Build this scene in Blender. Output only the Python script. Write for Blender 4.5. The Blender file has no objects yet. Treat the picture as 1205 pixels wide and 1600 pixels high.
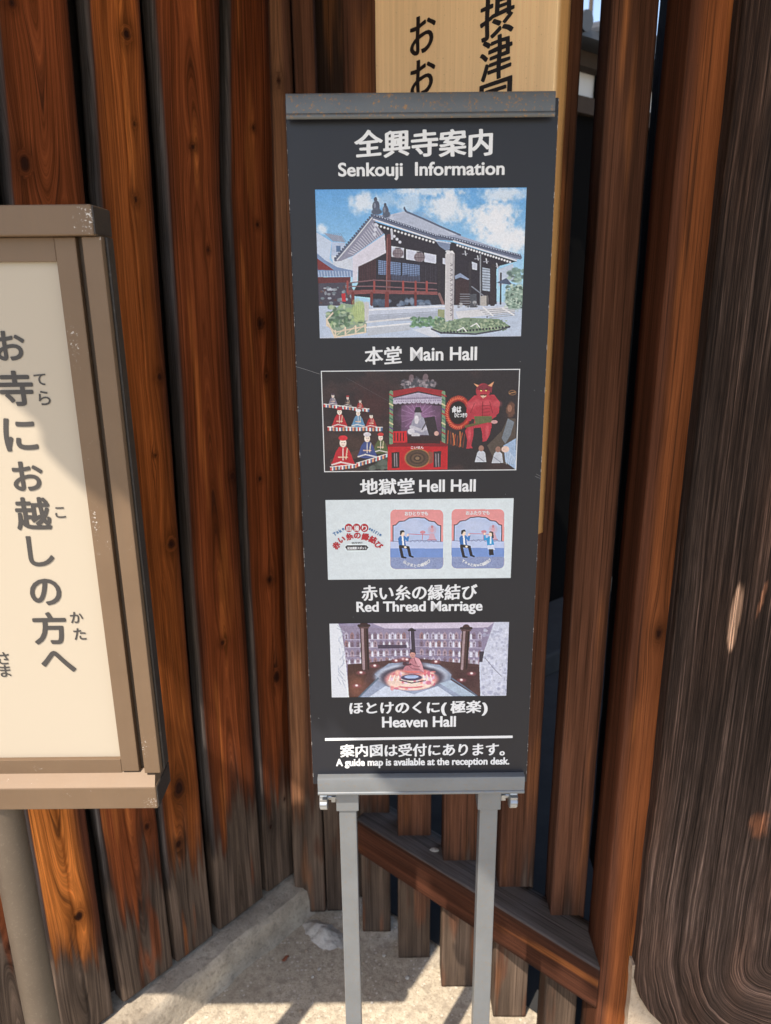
import bpy, bmesh, math, random
import numpy as np
from mathutils import Matrix, Vector
R_ = math.radians
S = bpy.context.scene
COL = S.collection
# ------------------------------------------------------------------ camera
PITCH, ROLL, FPX, CX, CY = R_(16.4437), R_(0.5704), 1157.0, 602.5, 800.0
CAM = np.array([0, 0, 1.5])
def cam_axes():
    f = np.array([0, math.cos(PITCH), -math.sin(PITCH)]); d = np.array([0, -math.sin(PITCH), -math.cos(PITCH)]); r = np.array([1., 0, 0])
    c, s = math.cos(ROLL), math.sin(ROLL)
    return np.array([c*r + s*d, -s*r + c*d, f])
AX = cam_axes()
cd = bpy.data.cameras.new('camera'); cam = bpy.data.objects.new('camera', cd); COL.objects.link(cam)
cd.sensor_fit = 'VERTICAL'; cd.sensor_height = 36; cd.lens = 36*FPX/1600
cd.clip_start = .02; cd.clip_end = 500
cd.dof.use_dof = True; cd.dof.focus_distance = .93; cd.dof.aperture_fstop = 7.5
mw = Matrix.Identity(4)
for i in range(3):
    mw[i][0] = AX[0][i]; mw[i][1] = -AX[1][i]; mw[i][2] = -AX[2][i]; mw[i][3] = CAM[i]
cam.matrix_world = mw
S.camera = cam
# ------------------------------------------------------------------ light
SUN = np.array([-.245, -.39, .71]); SUN /= np.linalg.norm(SUN)
W = bpy.data.worlds.new('World'); S.world = W; W.use_nodes = True
nt = W.node_tree; bg = nt.nodes['Background']
sky = nt.nodes.new('ShaderNodeTexSky'); sky.sky_type = 'NISHITA'; sky.sun_disc = False
sky.sun_elevation = math.asin(SUN[2]); sky.sun_rotation = math.atan2(SUN[0], SUN[1])
sky.air_density = 1.0; sky.dust_density = 1.5; sky.ozone_density = 1.0
nt.links.new(sky.outputs[0], bg.inputs[0]); bg.inputs[1].default_value = .15
sl = bpy.data.lights.new('sun', 'SUN'); so = bpy.data.objects.new('sun', sl); COL.objects.link(so)
sl.energy = 3.3; sl.angle = R_(.55); sl.color = (1, .93, .82)
so.rotation_euler = Vector(SUN).to_track_quat('Z', 'Y').to_euler()
S.view_settings.view_transform = 'Standard'; S.view_settings.look = 'None'; S.view_settings.gamma = 1
S.view_settings.exposure = 1.06
S.view_settings.use_white_balance = True; S.view_settings.white_balance_temperature = 6900; S.view_settings.white_balance_tint = 13

# ------------------------------------------------------------------ helpers
def at(x, y, p0, n):                                   # meets a viewing ray with a real plane: metres
    d = AX.T @ np.array([(x-CX)/FPX, (y-CY)/FPX, 1.]); n = np.asarray(n, float)
    return CAM + d*((n @ (np.asarray(p0) - CAM))/(n @ d))
def tag(o, label=None, cat=None, group=None, kind=None):
    for k, v in (('label', label), ('category', cat), ('group', group), ('kind', kind)):
        if v: o[k] = v
    return o
def empty(name, loc=(0, 0, 0), rz=0, **k):
    o = bpy.data.objects.new(name, None); COL.objects.link(o); o.location = loc; o.rotation_euler = (0, 0, rz); o.empty_display_size = .05
    return tag(o, **k)
def link(name, me, mat=None, parent=None, loc=(0, 0, 0), rot=(0, 0, 0)):
    o = bpy.data.objects.new(name, me); COL.objects.link(o)
    if mat: me.materials.clear(); me.materials.append(mat)
    o.location = loc; o.rotation_euler = rot
    if parent: o.parent = parent
    return o
def smooth(me, on=True):
    me.polygons.foreach_set('use_smooth', [on]*len(me.polygons))
class MB:                                              # collects shapes for ONE mesh
    def __init__(s): s.bm = bmesh.new()
    def box(s, x0, x1, y0, y1, z0, z1, bev=0, seg=2, M=None):
        b = bmesh.new(); bmesh.ops.create_cube(b, size=1)
        for v in b.verts: v.co = ((x0+x1)/2+v.co.x*(x1-x0), (y0+y1)/2+v.co.y*(y1-y0), (z0+z1)/2+v.co.z*(z1-z0))
        if bev: bmesh.ops.bevel(b, geom=b.edges[:], offset=bev, segments=seg, profile=.5, affect='EDGES')
        if M: b.transform(M)
        s.add(b); return s
    def add(s, b):
        me = bpy.data.meshes.new('t'); b.to_mesh(me); b.free(); s.bm.from_mesh(me); bpy.data.meshes.remove(me)
    def cyl(s, p, q, r0, r1=None, n=24, bev=0):
        p, q = Vector(p), Vector(q); b = bmesh.new()
        bmesh.ops.create_cone(b, cap_ends=True, segments=n, radius1=r0, radius2=r0 if r1 is None else r1, depth=(q-p).length)
        if bev: bmesh.ops.bevel(b, geom=[e for e in b.edges if len(e.link_faces) == 2 and any(len(f.verts) > 4 for f in e.link_faces)], offset=bev, segments=2, affect='EDGES')
        b.transform(Matrix.Translation((p+q)/2) @ (q-p).to_track_quat('Z', 'Y').to_matrix().to_4x4()); s.add(b); return s
    def prism(s, pts, y0, y1, bev=0):                  # outline in x,z pushed along y
        b = bmesh.new(); f = b.faces.new([b.verts.new((x, y0, z)) for x, z in pts])
        r = bmesh.ops.extrude_face_region(b, geom=[f]); bmesh.ops.translate(b, verts=[v for v in r['geom'] if isinstance(v, bmesh.types.BMVert)], vec=(0, y1-y0, 0))
        bmesh.ops.recalc_face_normals(b, faces=b.faces)
        if bev: bmesh.ops.bevel(b, geom=b.edges[:], offset=bev, segments=2, affect='EDGES')
        s.add(b); return s
    def build(s, name, mat=None, parent=None, loc=(0, 0, 0), rot=(0, 0, 0), sm=False):
        me = bpy.data.meshes.new(name); s.bm.to_mesh(me); s.bm.free()
        if sm:
            smooth(me)
            try: me.set_sharp_from_angle(angle=R_(35))
            except Exception: pass
        return link(name, me, mat, parent, loc, rot)
# value noise on numpy arrays
class Noise:
    def __init__(s, seed): s.g = np.random.RandomState(seed).rand(256, 256)
    def __call__(s, x, y, oct=3, gain=.5):
        x = np.asarray(x, float); y = np.asarray(y, float); x, y = np.broadcast_arrays(x, y)
        o = np.zeros(x.shape); a = 1; t = 0
        for k in range(oct):
            X = x*2**k+17.3*k; Y = y*2**k+5.7*k
            i = np.floor(X).astype(int); j = np.floor(Y).astype(int); u = X-i; v = Y-j; u = u*u*(3-2*u); v = v*v*(3-2*v)
            G = lambda a_, b_: s.g[a_ % 256, b_ % 256]
            o += a*((G(i, j)*(1-u)+G(i+1, j)*u)*(1-v)+(G(i, j+1)*(1-u)+G(i+1, j+1)*u)*v); t += a; a *= gain
        return o/t
def sst(a, b, x): t = np.clip((x-a)/(b-a), 0, 1); return t*t*(3-2*t)
def lin(c): c = np.asarray(c, float)/255; return np.where(c <= .04045, c/12.92, ((c+.055)/1.055)**2.4)
# ------------------------------------------------------------------ materials
class NT:
    def __init__(s, name):
        s.m = bpy.data.materials.new(name); s.m.use_nodes = True; s.t = s.m.node_tree; s.b = s.t.nodes['Principled BSDF']
    def n(s, typ, ins=None, **props):
        nd = s.t.nodes.new('ShaderNode'+typ)
        for k, v in props.items(): setattr(nd, k, v)
        for k, v in (ins or {}).items(): s.set(nd.inputs[k], v)
        return nd
    def set(s, inp, v):
        if isinstance(v, bpy.types.NodeSocket): s.t.links.new(v, inp)
        elif isinstance(v, bpy.types.Node): s.t.links.new(v.outputs[0], inp)
        else: inp.default_value = v
    def math(s, op, a, b=0., clamp=False):
        nd = s.n('Math', operation=op, use_clamp=clamp); s.set(nd.inputs[0], a); s.set(nd.inputs[1], b); return nd.outputs[0]
    def mix(s, f, a, b, bt='MIX'):
        nd = s.n('Mix', data_type='RGBA', blend_type=bt); s.set(nd.inputs[0], f); s.set(nd.inputs[6], a); s.set(nd.inputs[7], b); return nd.outputs[2]
    def noise(s, vec, scale, detail=4, rough=.55, dist=0.):
        nd = s.n('TexNoise', {'Scale': scale, 'Detail': detail, 'Roughness': rough, 'Distortion': dist})
        if vec is not None: s.set(nd.inputs['Vector'], vec)
        return nd.outputs[0]
    def ramp(s, f, stops):
        nd = s.n('ValToRGB'); e = nd.color_ramp.elements
        while len(e) < len(stops): e.new(.5)
        for i, (p, c) in enumerate(stops):
            e[i].position = p; e[i].color = (c, c, c, 1) if np.isscalar(c) else (*c, 1)
        s.set(nd.inputs[0], f); return nd.outputs[0]
    def bump(s, h, strength, dist):
        s.set(s.b.inputs['Normal'], s.n('Bump', {'Height': h, 'Strength': strength, 'Distance': dist}))
    def out(s, color=None, rough=None, metal=None, spec=None):
        for k, v in (('Base Color', color), ('Roughness', rough), ('Metallic', metal), ('Specular IOR Level', spec)):
            if v is not None:
                if k == 'Base Color' and isinstance(v, tuple) and len(v) == 3: v = (*v, 1)
                s.set(s.b.inputs[k], v)
        return s.m
def wood_mat(name, ringamp=(.55, 1.35), fib=(.75, 1.2), bump=.5, rough=(.72, .3), freq=300, dist=.0015, stops=(.3, .52, .68), zs=1.1, zf=14., mid=(.55, 1., 1.4), checks=.6):
    """albedo from the 'tint' vertex colour, grain from the 'grain' coordinate each board carries"""
    t = NT(name)
    g = t.n('Attribute', attribute_name='grain').outputs['Fac']; tint = t.n('Attribute', attribute_name='tint').outputs['Color']
    pos = t.n('TexCoord').outputs['Object']; sep = t.n('SeparateXYZ', {0: pos}); inf = t.n('ObjectInfo').outputs['Random']
    zz = t.math('ADD', sep.outputs[2], t.math('MULTIPLY', inf, 7.3))
    v1 = t.n('CombineXYZ', {0: t.math('MULTIPLY', g, freq), 1: t.math('MULTIPLY', inf, 91.), 2: t.math('MULTIPLY', zz, zs)})
    r1 = t.noise(v1, 1., 3, .6)
    v2 = t.n('CombineXYZ', {0: t.math('MULTIPLY', g, freq*5), 1: t.math('MULTIPLY', inf, 31.), 2: t.math('MULTIPLY', zz, zf)})
    r2 = t.noise(v2, 1., 3, .6)
    v3 = t.n('CombineXYZ', {0: t.math('MULTIPLY', g, 45.), 1: t.math('MULTIPLY', inf, 57.), 2: t.math('MULTIPLY', zz, 2.2)})
    r3 = t.noise(v3, 1., 4, .6)
    a = t.ramp(r1, [(stops[0], ringamp[0]), (stops[1], ringamp[0]*.5+ringamp[1]*.5 if len(ringamp) < 3 else ringamp[2]), (stops[2], ringamp[1])])
    b = t.ramp(r2, [(.28, fib[0]), (.7, fib[1])]); c = t.ramp(r3, [(.25, mid[0]), (.5, mid[1]), (.75, mid[2])])
    col = t.mix(1., t.mix(1., t.mix(1., tint, a, 'MULTIPLY'), b, 'MULTIPLY'), c, 'MULTIPLY')
    v4 = t.n('CombineXYZ', {0: t.math('MULTIPLY', g, freq*1.7), 1: t.math('MULTIPLY', inf, 13.), 2: t.math('MULTIPLY', zz, 3.1)})
    ck = t.ramp(t.noise(v4, 1., 2, .5), [(.60, 0.), (.68, checks)]); col = t.mix(ck, col, (.012, .008, .006, 1))
    sp = t.noise(pos, 420., 2, .5)
    col = t.mix(t.ramp(sp, [(.66, 0.), (.78, .45)]), col, (.02, .014, .01, 1))
    h = t.math('SUBTRACT', t.math('ADD', t.math('MULTIPLY', r1, .7), t.math('MULTIPLY', r2, .35)), t.math('MULTIPLY', ck, .5))
    t.bump(h, bump, dist)
    ro = t.math('ADD', rough[0], t.math('MULTIPLY', t.noise(pos, 9., 3), rough[1]*.5))
    return t.out(col, ro, spec=.07)
M = {}
M['plank'] = wood_mat('stained_cedar', ringamp=(.5, 1.4), fib=(.62, 1.3), bump=.6)
M['slat'] = wood_mat('lattice_wood', ringamp=(.7, 1.2), fib=(.7, 1.25), bump=.45, freq=230)
M['pillar'] = wood_mat('charred_pillar_wood', ringamp=(.5, 3.0, .95), stops=(.36, .55, .74), fib=(.35, 1.9), bump=.9, freq=330, zs=3.4, zf=26., checks=.8, dist=.004, rough=(.6, .3))
M['pale'] = wood_mat('pale_hinoki', ringamp=(.93, 1.05), fib=(.95, 1.04), bump=.12, freq=200, rough=(.5, .2), mid=(.94, 1., 1.05), checks=.0)
def flat_mat(name, col, rough=.5, spec=.5, metal=0., nscale=None, namp=.12, bump=0):
    t = NT(name); c = (*col, 1)
    if nscale:
        f = t.noise(t.n('TexCoord').outputs['Object'], nscale, 5, .6)
        c = t.mix(f, tuple(np.array(col)*(1-namp))+(1,), tuple(np.array(col)*(1+namp))+(1,))
        if bump: t.bump(f, bump, .0006)
    return t.out(c, rough, metal, spec)
M['black_gap'] = flat_mat('gap_shade_backing', (.012, .01, .009), .9, .2, nscale=30, namp=.4)  # near-black colour stands for the shade seen between planks
M['ink_white'] = flat_mat('white_print', (.72, .74, .75), .45, .4)
M['ink_grey'] = flat_mat('grey_print', (.05, .047, .045), .5, .4)
M['ink_black'] = flat_mat('black_lacquer', (.009, .009, .01), .35, .5)
t = NT('black_board_face')
o_ = t.n('TexCoord').outputs['Object']; f1 = t.noise(o_, 1500., 2, .5); f2 = t.noise(o_, 6., 4, .6); f3 = t.noise(o_, 260., 3, .7)
c_ = t.mix(f2, (.0095, .0115, .018, 1), (.016, .018, .0245, 1)); c_ = t.mix(t.ramp(f3, [(.73, 0.), (.78, .5)]), c_, (.16, .16, .16, 1))
t.bump(f1, .12, .0004); M['board'] = t.out(c_, t.math('ADD', .3, t.math('MULTIPLY', f2, .2)), spec=.38)
t = NT('board_edge'); o_ = t.n('TexCoord').outputs['Object']
M['edge'] = t.out(t.mix(t.ramp(t.noise(o_, 130., 4, .7), [(.56, 0.), (.6, 1.)]), (.05, .048, .05, 1), (.6, .58, .55, 1)), .6)
def steel(name, base, rust, amt, rough=.42, metal=.35):
    t = NT(name); o = t.n('TexCoord').outputs['Object']
    a = t.noise(o, 22., 5, .65); b = t.noise(o, 260., 4, .7); c = t.noise(o, 7., 3, .5)
    col = t.mix(a, tuple(np.array(base)*.78)+(1,), tuple(np.array(base)*1.2)+(1,))
    m = t.math('MULTIPLY', t.ramp(b, [(.56, 0.), (.66, 1.)]), t.ramp(t.math('ADD', c, t.math('MULTIPLY', a, .35)), [(.5-amt*.3, 0.), (.85-amt*.3, 1.)]))
    m = t.math('MULTIPLY', m, amt, True)
    col = t.mix(m, col, t.mix(a, (*rust, 1), tuple(np.array(rust)*1.7)+(1,)))
    t.bump(b, .12, .0006)
    return t.out(col, t.math('ADD', rough-.1, t.math('MULTIPLY', a, .25)), metal, .5)
M['rusty'] = steel('weathered_dark_steel', (.115, .125, .13), (.22, .12, .05), 1.)
M['steel'] = steel('grey_painted_steel', (.175, .192, .205), (.16, .13, .10), .55, .4, .3)
M['knob'] = steel('galvanised_knob', (.36, .38, .39), (.3, .28, .25), .3, .32, .7)
t = NT('bronze_anodised_metal'); o_ = t.n('TexCoord').outputs['Object']
mp = t.n('Mapping', {'Vector': o_, 'Scale': (260, 260, 3)}); st = t.noise(mp, 1., 3, .6); bl = t.noise(o_, 14., 5, .65); sc_ = t.noise(o_, 120., 5, .75, 1.2)
c_ = t.mix(bl, (.135, .086, .050, 1), (.195, .128, .077, 1)); c_ = t.mix(t.math('MULTIPLY', st, .35), c_, (.12, .09, .065, 1))
pat = t.math('MULTIPLY', t.ramp(sc_, [(.66, 0.), (.70, 1.)]), t.ramp(t.noise(o_, 11., 2, .5), [(.55, 0.), (.66, .8)]))
c_ = t.mix(pat, c_, (.6, .57, .52, 1)); t.bump(sc_, .1, .0004)
SCUFF = []                                              # worn spots on the sign frame: (x, y, z) of each and its size
def scuffs(c):
    m = None
    for (x, y, z), (sx, sz) in SCUFF:
        d = t.n('VectorMath', {0: t.n('VectorMath', {0: o_, 1: (x, y, z)}, operation='SUBTRACT').outputs[0], 1: (1/sx, 12., 1/sz)}, operation='MULTIPLY').outputs[0]
        k = t.math('SUBTRACT', 1., t.n('VectorMath', {0: d}, operation='LENGTH').outputs['Value'], True)
        m = k if m is None else t.math('MAXIMUM', m, k)
    sp = t.noise(o_, 380., 4, .75); return t.mix(t.math('MULTIPLY', t.ramp(t.math('ADD', sp, t.math('MULTIPLY', m, .15)), [(.69, 0.), (.72, 1.)]), t.math('GREATER_THAN', m, .02)), c, (.62, .6, .56, 1))
def qs(x, y, yy): c = at(x, y, (0, .78, 0), (0, 1, 0)); return (c[0], yy, c[2])
SCUFF += [(qs(117, 535, -.002), (.008, .035)), (qs(150, 812, -.006), (.006, .028)), (qs(152, 345, -.014), (.02, .03)), (qs(245, 1240, -.016), (.02, .014)), (qs(228, 1165, -.006), (.008, .02))]
c_ = scuffs(c_)
M['bronze'] = t.out(c_, t.math('ADD', .32, t.math('MULTIPLY', bl, .25)), .1, .35)
M['bronze_dark'] = steel('dark_end_cap', (.035, .031, .028), (.3, .28, .25), .12, .45, .2)
M['groove'] = flat_mat('shadow_groove_metal', (.075, .055, .038), .5, .4, .3, nscale=40)
M['enamel'] = flat_mat('cream_enamel', (.425, .375, .295), .42, .4, nscale=5, namp=.03)
t = NT('concrete_floor'); o_ = t.n('TexCoord').outputs['Object']
a = t.noise(o_, 3.2, 5, .6); b = t.noise(o_, 55., 5, .7); c = t.noise(o_, 260., 3, .6); vo = t.n('TexVoronoi', {'Vector': o_, 'Scale': 95.}); vd = vo.outputs['Distance']
c_ = t.mix(t.ramp(a, [(.35, 0.), (.65, 1.)]), (.41, .355, .27, 1), (.58, .515, .40, 1))
c_ = t.mix(t.ramp(b, [(.38, .75), (.55, 0.)]), c_, (.29, .245, .19, 1))
c_ = t.mix(t.math('MULTIPLY', t.ramp(vd, [(.22, 1.), (.3, 0.)]), t.ramp(vo.outputs['Color'], [(.5, 0.), (.6, .85)])), c_, (.62, .57, .48, 1))
c_ = t.mix(t.ramp(c, [(.33, .75), (.45, 0.)]), c_, (.2, .17, .13, 1))
cr = t.n('TexVoronoi', {'Vector': t.n('Mapping', {'Vector': o_, 'Scale': (3, 3, .1)}), 'Scale': 1., 'Randomness': 1.}, feature='DISTANCE_TO_EDGE').outputs['Distance']
t.bump(t.math('ADD', t.math('ADD', b, t.math('MULTIPLY', c, .4)), t.math('MULTIPLY', vd, .3)), .45, .005); M['ground'] = t.out(c_, .9, spec=.2)
def cement(name, c1, c2):
    t = NT(name); o = t.n('TexCoord').outputs['Object']; a = t.noise(o, 9., 6, .65); b = t.noise(o, 90., 4, .7)
    col = t.mix(t.ramp(a, [(.3, 0.), (.7, 1.)]), (*c1, 1), (*c2, 1)); col = t.mix(t.ramp(b, [(.3, .6), (.5, 0.)]), col, tuple(np.array(c1)*.5)+(1,))
    t.bump(t.math('ADD', b, a), .6, .005); return t.out(col, .9, spec=.2)
M['curb'] = cement('curb_cement', (.26, .22, .17), (.50, .44, .35)); M['mortar'] = cement('pale_mortar', (.36, .34, .30), (.62, .59, .53)); M['stone'] = cement('base_stone', (.33, .26, .19), (.5, .42, .32))
# ------------------------------------------------------------------ boards with real grain
HEART, SAP, GREYW, DARKW, SIDE = (.215, .056, .0175), (.072, .0235, .0128), (.125, .088, .064), (.036, .027, .022), (.085, .074, .068)
def board(name, z0, z1, left, right, thick, mat, parent=None, loc=(0, 0, 0), rot=0, seed=0, nx=36, nz=520, rad=.004, heart=(.5, .30), hc=HEART, sc=SAP,
          side=None, weather=0., knots=(), cracks=(), log=None, wander=.004, bow=0., zbot=None, swirl=None, tintfn=None, sapedge=True, hstr=1., radl=None):
    """one timber: front face at local y=0, depth +y; left/right = edge x as functions of z"""
    rs = np.random.RandomState(seed+11); N = Noise(seed+3)
    nside, nr = 5, (3 if radl is None else 6); rl_ = radl or rad
    # profile parameter: (face, t) -> left side back->front, rounded corner, front, corner, right side
    prof = []
    for i in range(nside): prof.append(('L', i/(nside-1)))
    for i in range(1, nr+1): prof.append(('a', i/(nr+1)))
    for i in range(nx): prof.append(('F', i/(nx-1)))
    for i in range(1, nr+1): prof.append(('b', i/(nr+1)))
    for i in range(nside): prof.append(('R', i/(nside-1)))
    z = np.linspace(z0, z1, nz); xl = left(z)*np.ones_like(z); xr = right(z)*np.ones_like(z)
    X = np.zeros((nz, len(prof))); Y = X.copy(); U = X.copy(); isF = X.copy(); isS = X.copy()
    for j, (f, u) in enumerate(prof):
        if f == 'L': X[:, j] = xl; Y[:, j] = thick-(thick-rl_)*u; U[:, j] = xl-(thick-rl_)*(1-u); isS[:, j] = 1
        elif f == 'a': a = u*math.pi/2; X[:, j] = xl+rl_*(1-math.cos(a)); Y[:, j] = rl_*(1-math.sin(a)); U[:, j] = X[:, j]; isS[:, j] = 1-u**3
        elif f == 'F': X[:, j] = xl+rl_+(xr-xl-rad-rl_)*u; U[:, j] = X[:, j]; isF[:, j] = 1
        elif f == 'b': a = u*math.pi/2; X[:, j] = xr-rad*(1-math.sin(a)); Y[:, j] = rad*(1-math.cos(a)); U[:, j] = X[:, j]; isF[:, j] = 1-u
        else: X[:, j] = xr; Y[:, j] = rad+(thick-rad)*u; U[:, j] = xr+(thick-rad)*u
    Z = np.repeat(z[:, None], len(prof), 1)
    if zbot is not None:                                # shaped foot: lowest z as a function of x
        lo = zbot(X); k = (Z-z0)/(z1-z0); Z = np.maximum(Z, lo+(Z-z0)*.02)
    mid = (xl+xr)[:, None]/2; half = (xr-xl)[:, None]/2
    G = U-mid
    if log: # rings of a tilted log cut by the face
        cx, d0, d1 = log; d = d0+(d1-d0)*(Z-z0)/(z1-z0)+.012*(N(Z*1.7, 3.1)-.5)
        G = np.sqrt((G-cx-.012*(N(Z*1.1, 9.)-.5))**2+d**2)*1.6
    G = G+wander*(N(Z*2.3, U*8)-.5)*2+wander*.35*(N(Z*9, U*60)-.5)
    kn = np.zeros_like(X); halo = np.zeros_like(X)
    for kx, kz, r in knots:
        r = r*rs.uniform(.75, 1.75); asp = rs.uniform(1.1, 1.9)
        dx = U-(mid+kx); dz = Z-kz
        e = np.exp(-((dx/(3.2*r))**2+(dz/(7*r))**2)); G = G-np.tanh(dx/r)*r*1.1*e
        ang = np.arctan2(dz, dx); d = np.sqrt((dx/r)**2+(dz/(asp*r))**2)*(1+.4*(N(ang*1.3+kx*90, kz*50)-.5))
        kn = np.maximum(kn, 1-sst(.35, 1.0, d)); halo = np.maximum(halo, (1-sst(.8, 3.0, d))*.62)
        G = np.where(d < 1.1, d*r*1.4, G)
    if swirl:                                           # grain that runs down and bends round a burl
        sx, sz, kz = swirl; lo_ = 1-sst(sz-.05, sz+.35, Z); wob = .030*(N(U*4, Z*1.2)-.5)+(.003+.016*lo_)*(N(U*22, Z*(3+5*lo_))-.5); dx = U-sx+wob; dz = np.minimum(Z-sz+.05*(N(U*8+3, Z*5)-.5), 0)*kz
        G = np.sign(dx)*np.sqrt(dx**2+dz**2)
    crk = np.zeros_like(X)
    for cx, za, zb, wd in cracks:
        path = mid+cx+.010*(N(Z*4.2, cx*100+5)-.5)*2+.003*(N(Z*26, cx*70)-.5); k = sst(za, za+.12, Z)*(1-sst(zb-.12, zb, Z))
        wv = wd*(.5+N(Z*11, 4.4+cx))*k+1e-6
        crk = np.maximum(crk, np.exp(-((U-path)/wv)**2)*k*isF)
    # colours of the timber itself
    rel = (U-mid)/half
    c0, hw = heart
    off = (rel-(c0*2-1))+.38*(N(Z*1.9, 7.7)-.5)*2*.5+.22*(N(Z*6, U*26)-.5)
    h = (1-sst(hw*.85, hw*2.1, np.abs(off)))*isF*hstr
    h = h*(.78+.5*N(Z*1.3+seed, U*9))
    h = np.clip(h*(.72+.56*N(Z*3.1, U*30+3)), 0, 1)
    hc, sc = np.array(hc), np.array(sc)
    T = sc*(1-h[..., None])+hc*h[..., None]
    lf = N(Z*2.0+3, U*14)[..., None]; T = T*(.62+.76*lf)*(.75+.5*N(U*70+5, Z*.9)[..., None])
    pale = sst(.62, .8, N(Z*3.4+9, U*55+2))*h; T = T+pale[..., None]*np.array((.16, .055, .012))*hstr
    if side is not None: T = T*(1-isS[..., None])+np.array(side)*(.6+.8*N(Z*8, U*90))[..., None]*isS[..., None]
    if weather:
        edge = weather*(1+.50*(N(U*34+seed, Z*1.2)-.5)*2+.34*(N(U*150, Z*2.5)-.5)*2+.1*(N(U*60, Z*30)-.5))
        w = (1-sst(edge*.86, edge*1.1, Z-z0))*(1-.75*sst(.60, .78, N(U*42+2, Z*5.5+seed)))
        gcol = np.array(GREYW)*(1-N(Z*7, U*44)[..., None])+np.array(DARKW)*N(Z*7, U*44)[..., None]
        band = np.exp(-((Z-z0-edge*.95)/(edge*.32))**2)*.75
        T = T*(1-band[..., None])+np.array(DARKW)*band[..., None]
        T = T*(1-w[..., None])+gcol*1.25*w[..., None]
    T = T*(1-.55*halo[..., None])*(1-kn[..., None])+np.array((.030, .010, .006))*kn[..., None]*(1-.97*crk[..., None])
    if tintfn: T = tintfn(X, Y, Z, T, N)
    Y = Y+crk*.005+kn*.0008*isF+bow*((rel**2)*isF)*half+.0012*(N(Z*4, U*18)-.5)*isF
    X = X+.0015*(N(Z*13, 1.3)-.5)*(np.abs(rel) > .6)
    nv = X.size; co = np.stack([X, Y, Z], -1).reshape(-1, 3); np_ = len(prof)
    i = np.arange(nz-1)[:, None]*np_; j = np.arange(np_)[None, :]; jn = (j+1) % np_
    F = np.stack([i+j, i+jn, i+np_+jn, i+np_+j], -1).reshape(-1, 4)
    me = bpy.data.meshes.new(name); me.vertices.add(nv); me.vertices.foreach_set('co', co.ravel())
    nf = len(F); me.loops.add(nf*4+2*np_); me.polygons.add(nf+2)
    li = np.concatenate([F.ravel(), np.arange(np_)[::-1], (nz-1)*np_+np.arange(np_)]).astype(np.int32)
    me.loops.foreach_set('vertex_index', li)
    me.polygons.foreach_set('loop_start', np.concatenate([np.arange(nf)*4, [nf*4, nf*4+np_]]).astype(np.int32))
    me.update(calc_edges=True)
    a = me.attributes.new('grain', 'FLOAT', 'POINT'); a.data.foreach_set('value', (G+2.).astype(np.float32).ravel())
    c = me.color_attributes.new('tint', 'FLOAT_COLOR', 'POINT'); c.data.foreach_set('color', np.concatenate([np.clip(T, .002, 1), np.ones(T.shape[:2]+(1,))], -1).astype(np.float32).ravel())
    sm = [True]*nf+[False, False]; me.polygons.foreach_set('use_smooth', sm)
    me.validate()
    return link(name, me, mat, parent, loc, (0, 0, rot))
def edge(pts, amp=.0035, seed=0, f=3.):
    N = Noise(seed+500); zs = [p[0] for p in pts]; xs = [p[1] for p in pts]
    return lambda z: np.interp(z, zs, xs)+amp*(N(np.asarray(z)*f, .5, 2)-.5)*2
const = lambda v: (lambda z: np.full_like(np.asarray(z, float), v))

# ------------------------------------------------------------------ ground
b = bmesh.new(); Ng = Noise(77)
def gz(x, y): return 0.
xs = np.concatenate([[-60, -20, -6, -2], np.linspace(-1.1, 1.1, 90), [2, 6, 20, 60]]); ys = np.concatenate([[-60, -20, -4, -1], np.linspace(.4, 1.75, 70), [2.5, 6, 20, 60]])
g = [[b.verts.new((x, y, .005*(float(Ng(x*9, y*9, 3))-.5) if -1.2 < x < 1.2 and .3 < y < 1.8 else 0)) for x in xs] for y in ys]
for j in range(len(ys)-1):
    for i in range(len(xs)-1): b.faces.new((g[j][i], g[j][i+1], g[j+1][i+1], g[j+1][i]))
mb = MB(); mb.add(b); o = mb.build('ground', M['ground'], sm=True); tag(o, kind='structure')

# ------------------------------------------------------------------ left plank wall
WP = np.array([-.243, 1.53, 0]); WN = np.array([.753, -.658, 0]); WA = math.atan2(.753, .658)
wall = empty('plank_wall', tuple(WP), WA, label='tall wall of wide waney red brown cedar planks behind the cream notice sign', cat='wall')
PK = M['plank']; ZT = 2.25
def wp(s0, s1, seed, z0, **k):   # far edge (right) and near edge (left) given as s along the wall
    f = edge([(z, -s) for z, s in s0], .003, seed); n = edge([(z, -s) for z, s in s1], .0045, seed+50)
    return board('plank', z0, ZT, n, f, .034, PK, wall, seed=seed, side=SIDE, rad=.006, radl=.008, nz=640, **k)
wp([(0, .605), (2.2, .585)], [(0, .72), (2.2, .70)], 1, .100, weather=.34, heart=(.5, .5), log=(0, .012, .05), knots=[(.01, .4, .008)])
wp([(.28, .487), (2.2, .475)], [(.28, .592), (2.2, .575)], 2, .098, weather=.20, heart=(.38, .55), hc=(.52, .16, .034), log=(.0, .045, .02), knots=[(.012, .37, .008), (.02, 1.2, .01)], cracks=[(.002, .05, .95, .0016)], hstr=1.15)  # heart colour raised on this plank to stand for sun on it
o = wp([(.28, .346), (1.66, .345), (2, .337)], [(.28, .466), (1.66, .466), (2, .443)], 3, .102, weather=.245, heart=(.5, .6), log=(.004, .05, .012), knots=[(-.032, 1.69, .0085), (.025, 1.62, .006), (.036, .475, .006), (-.03, 1.9, .005)], cracks=[(.0, .1, .75, .0016), (.01, 1.2, 1.5, .0008)])
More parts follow.
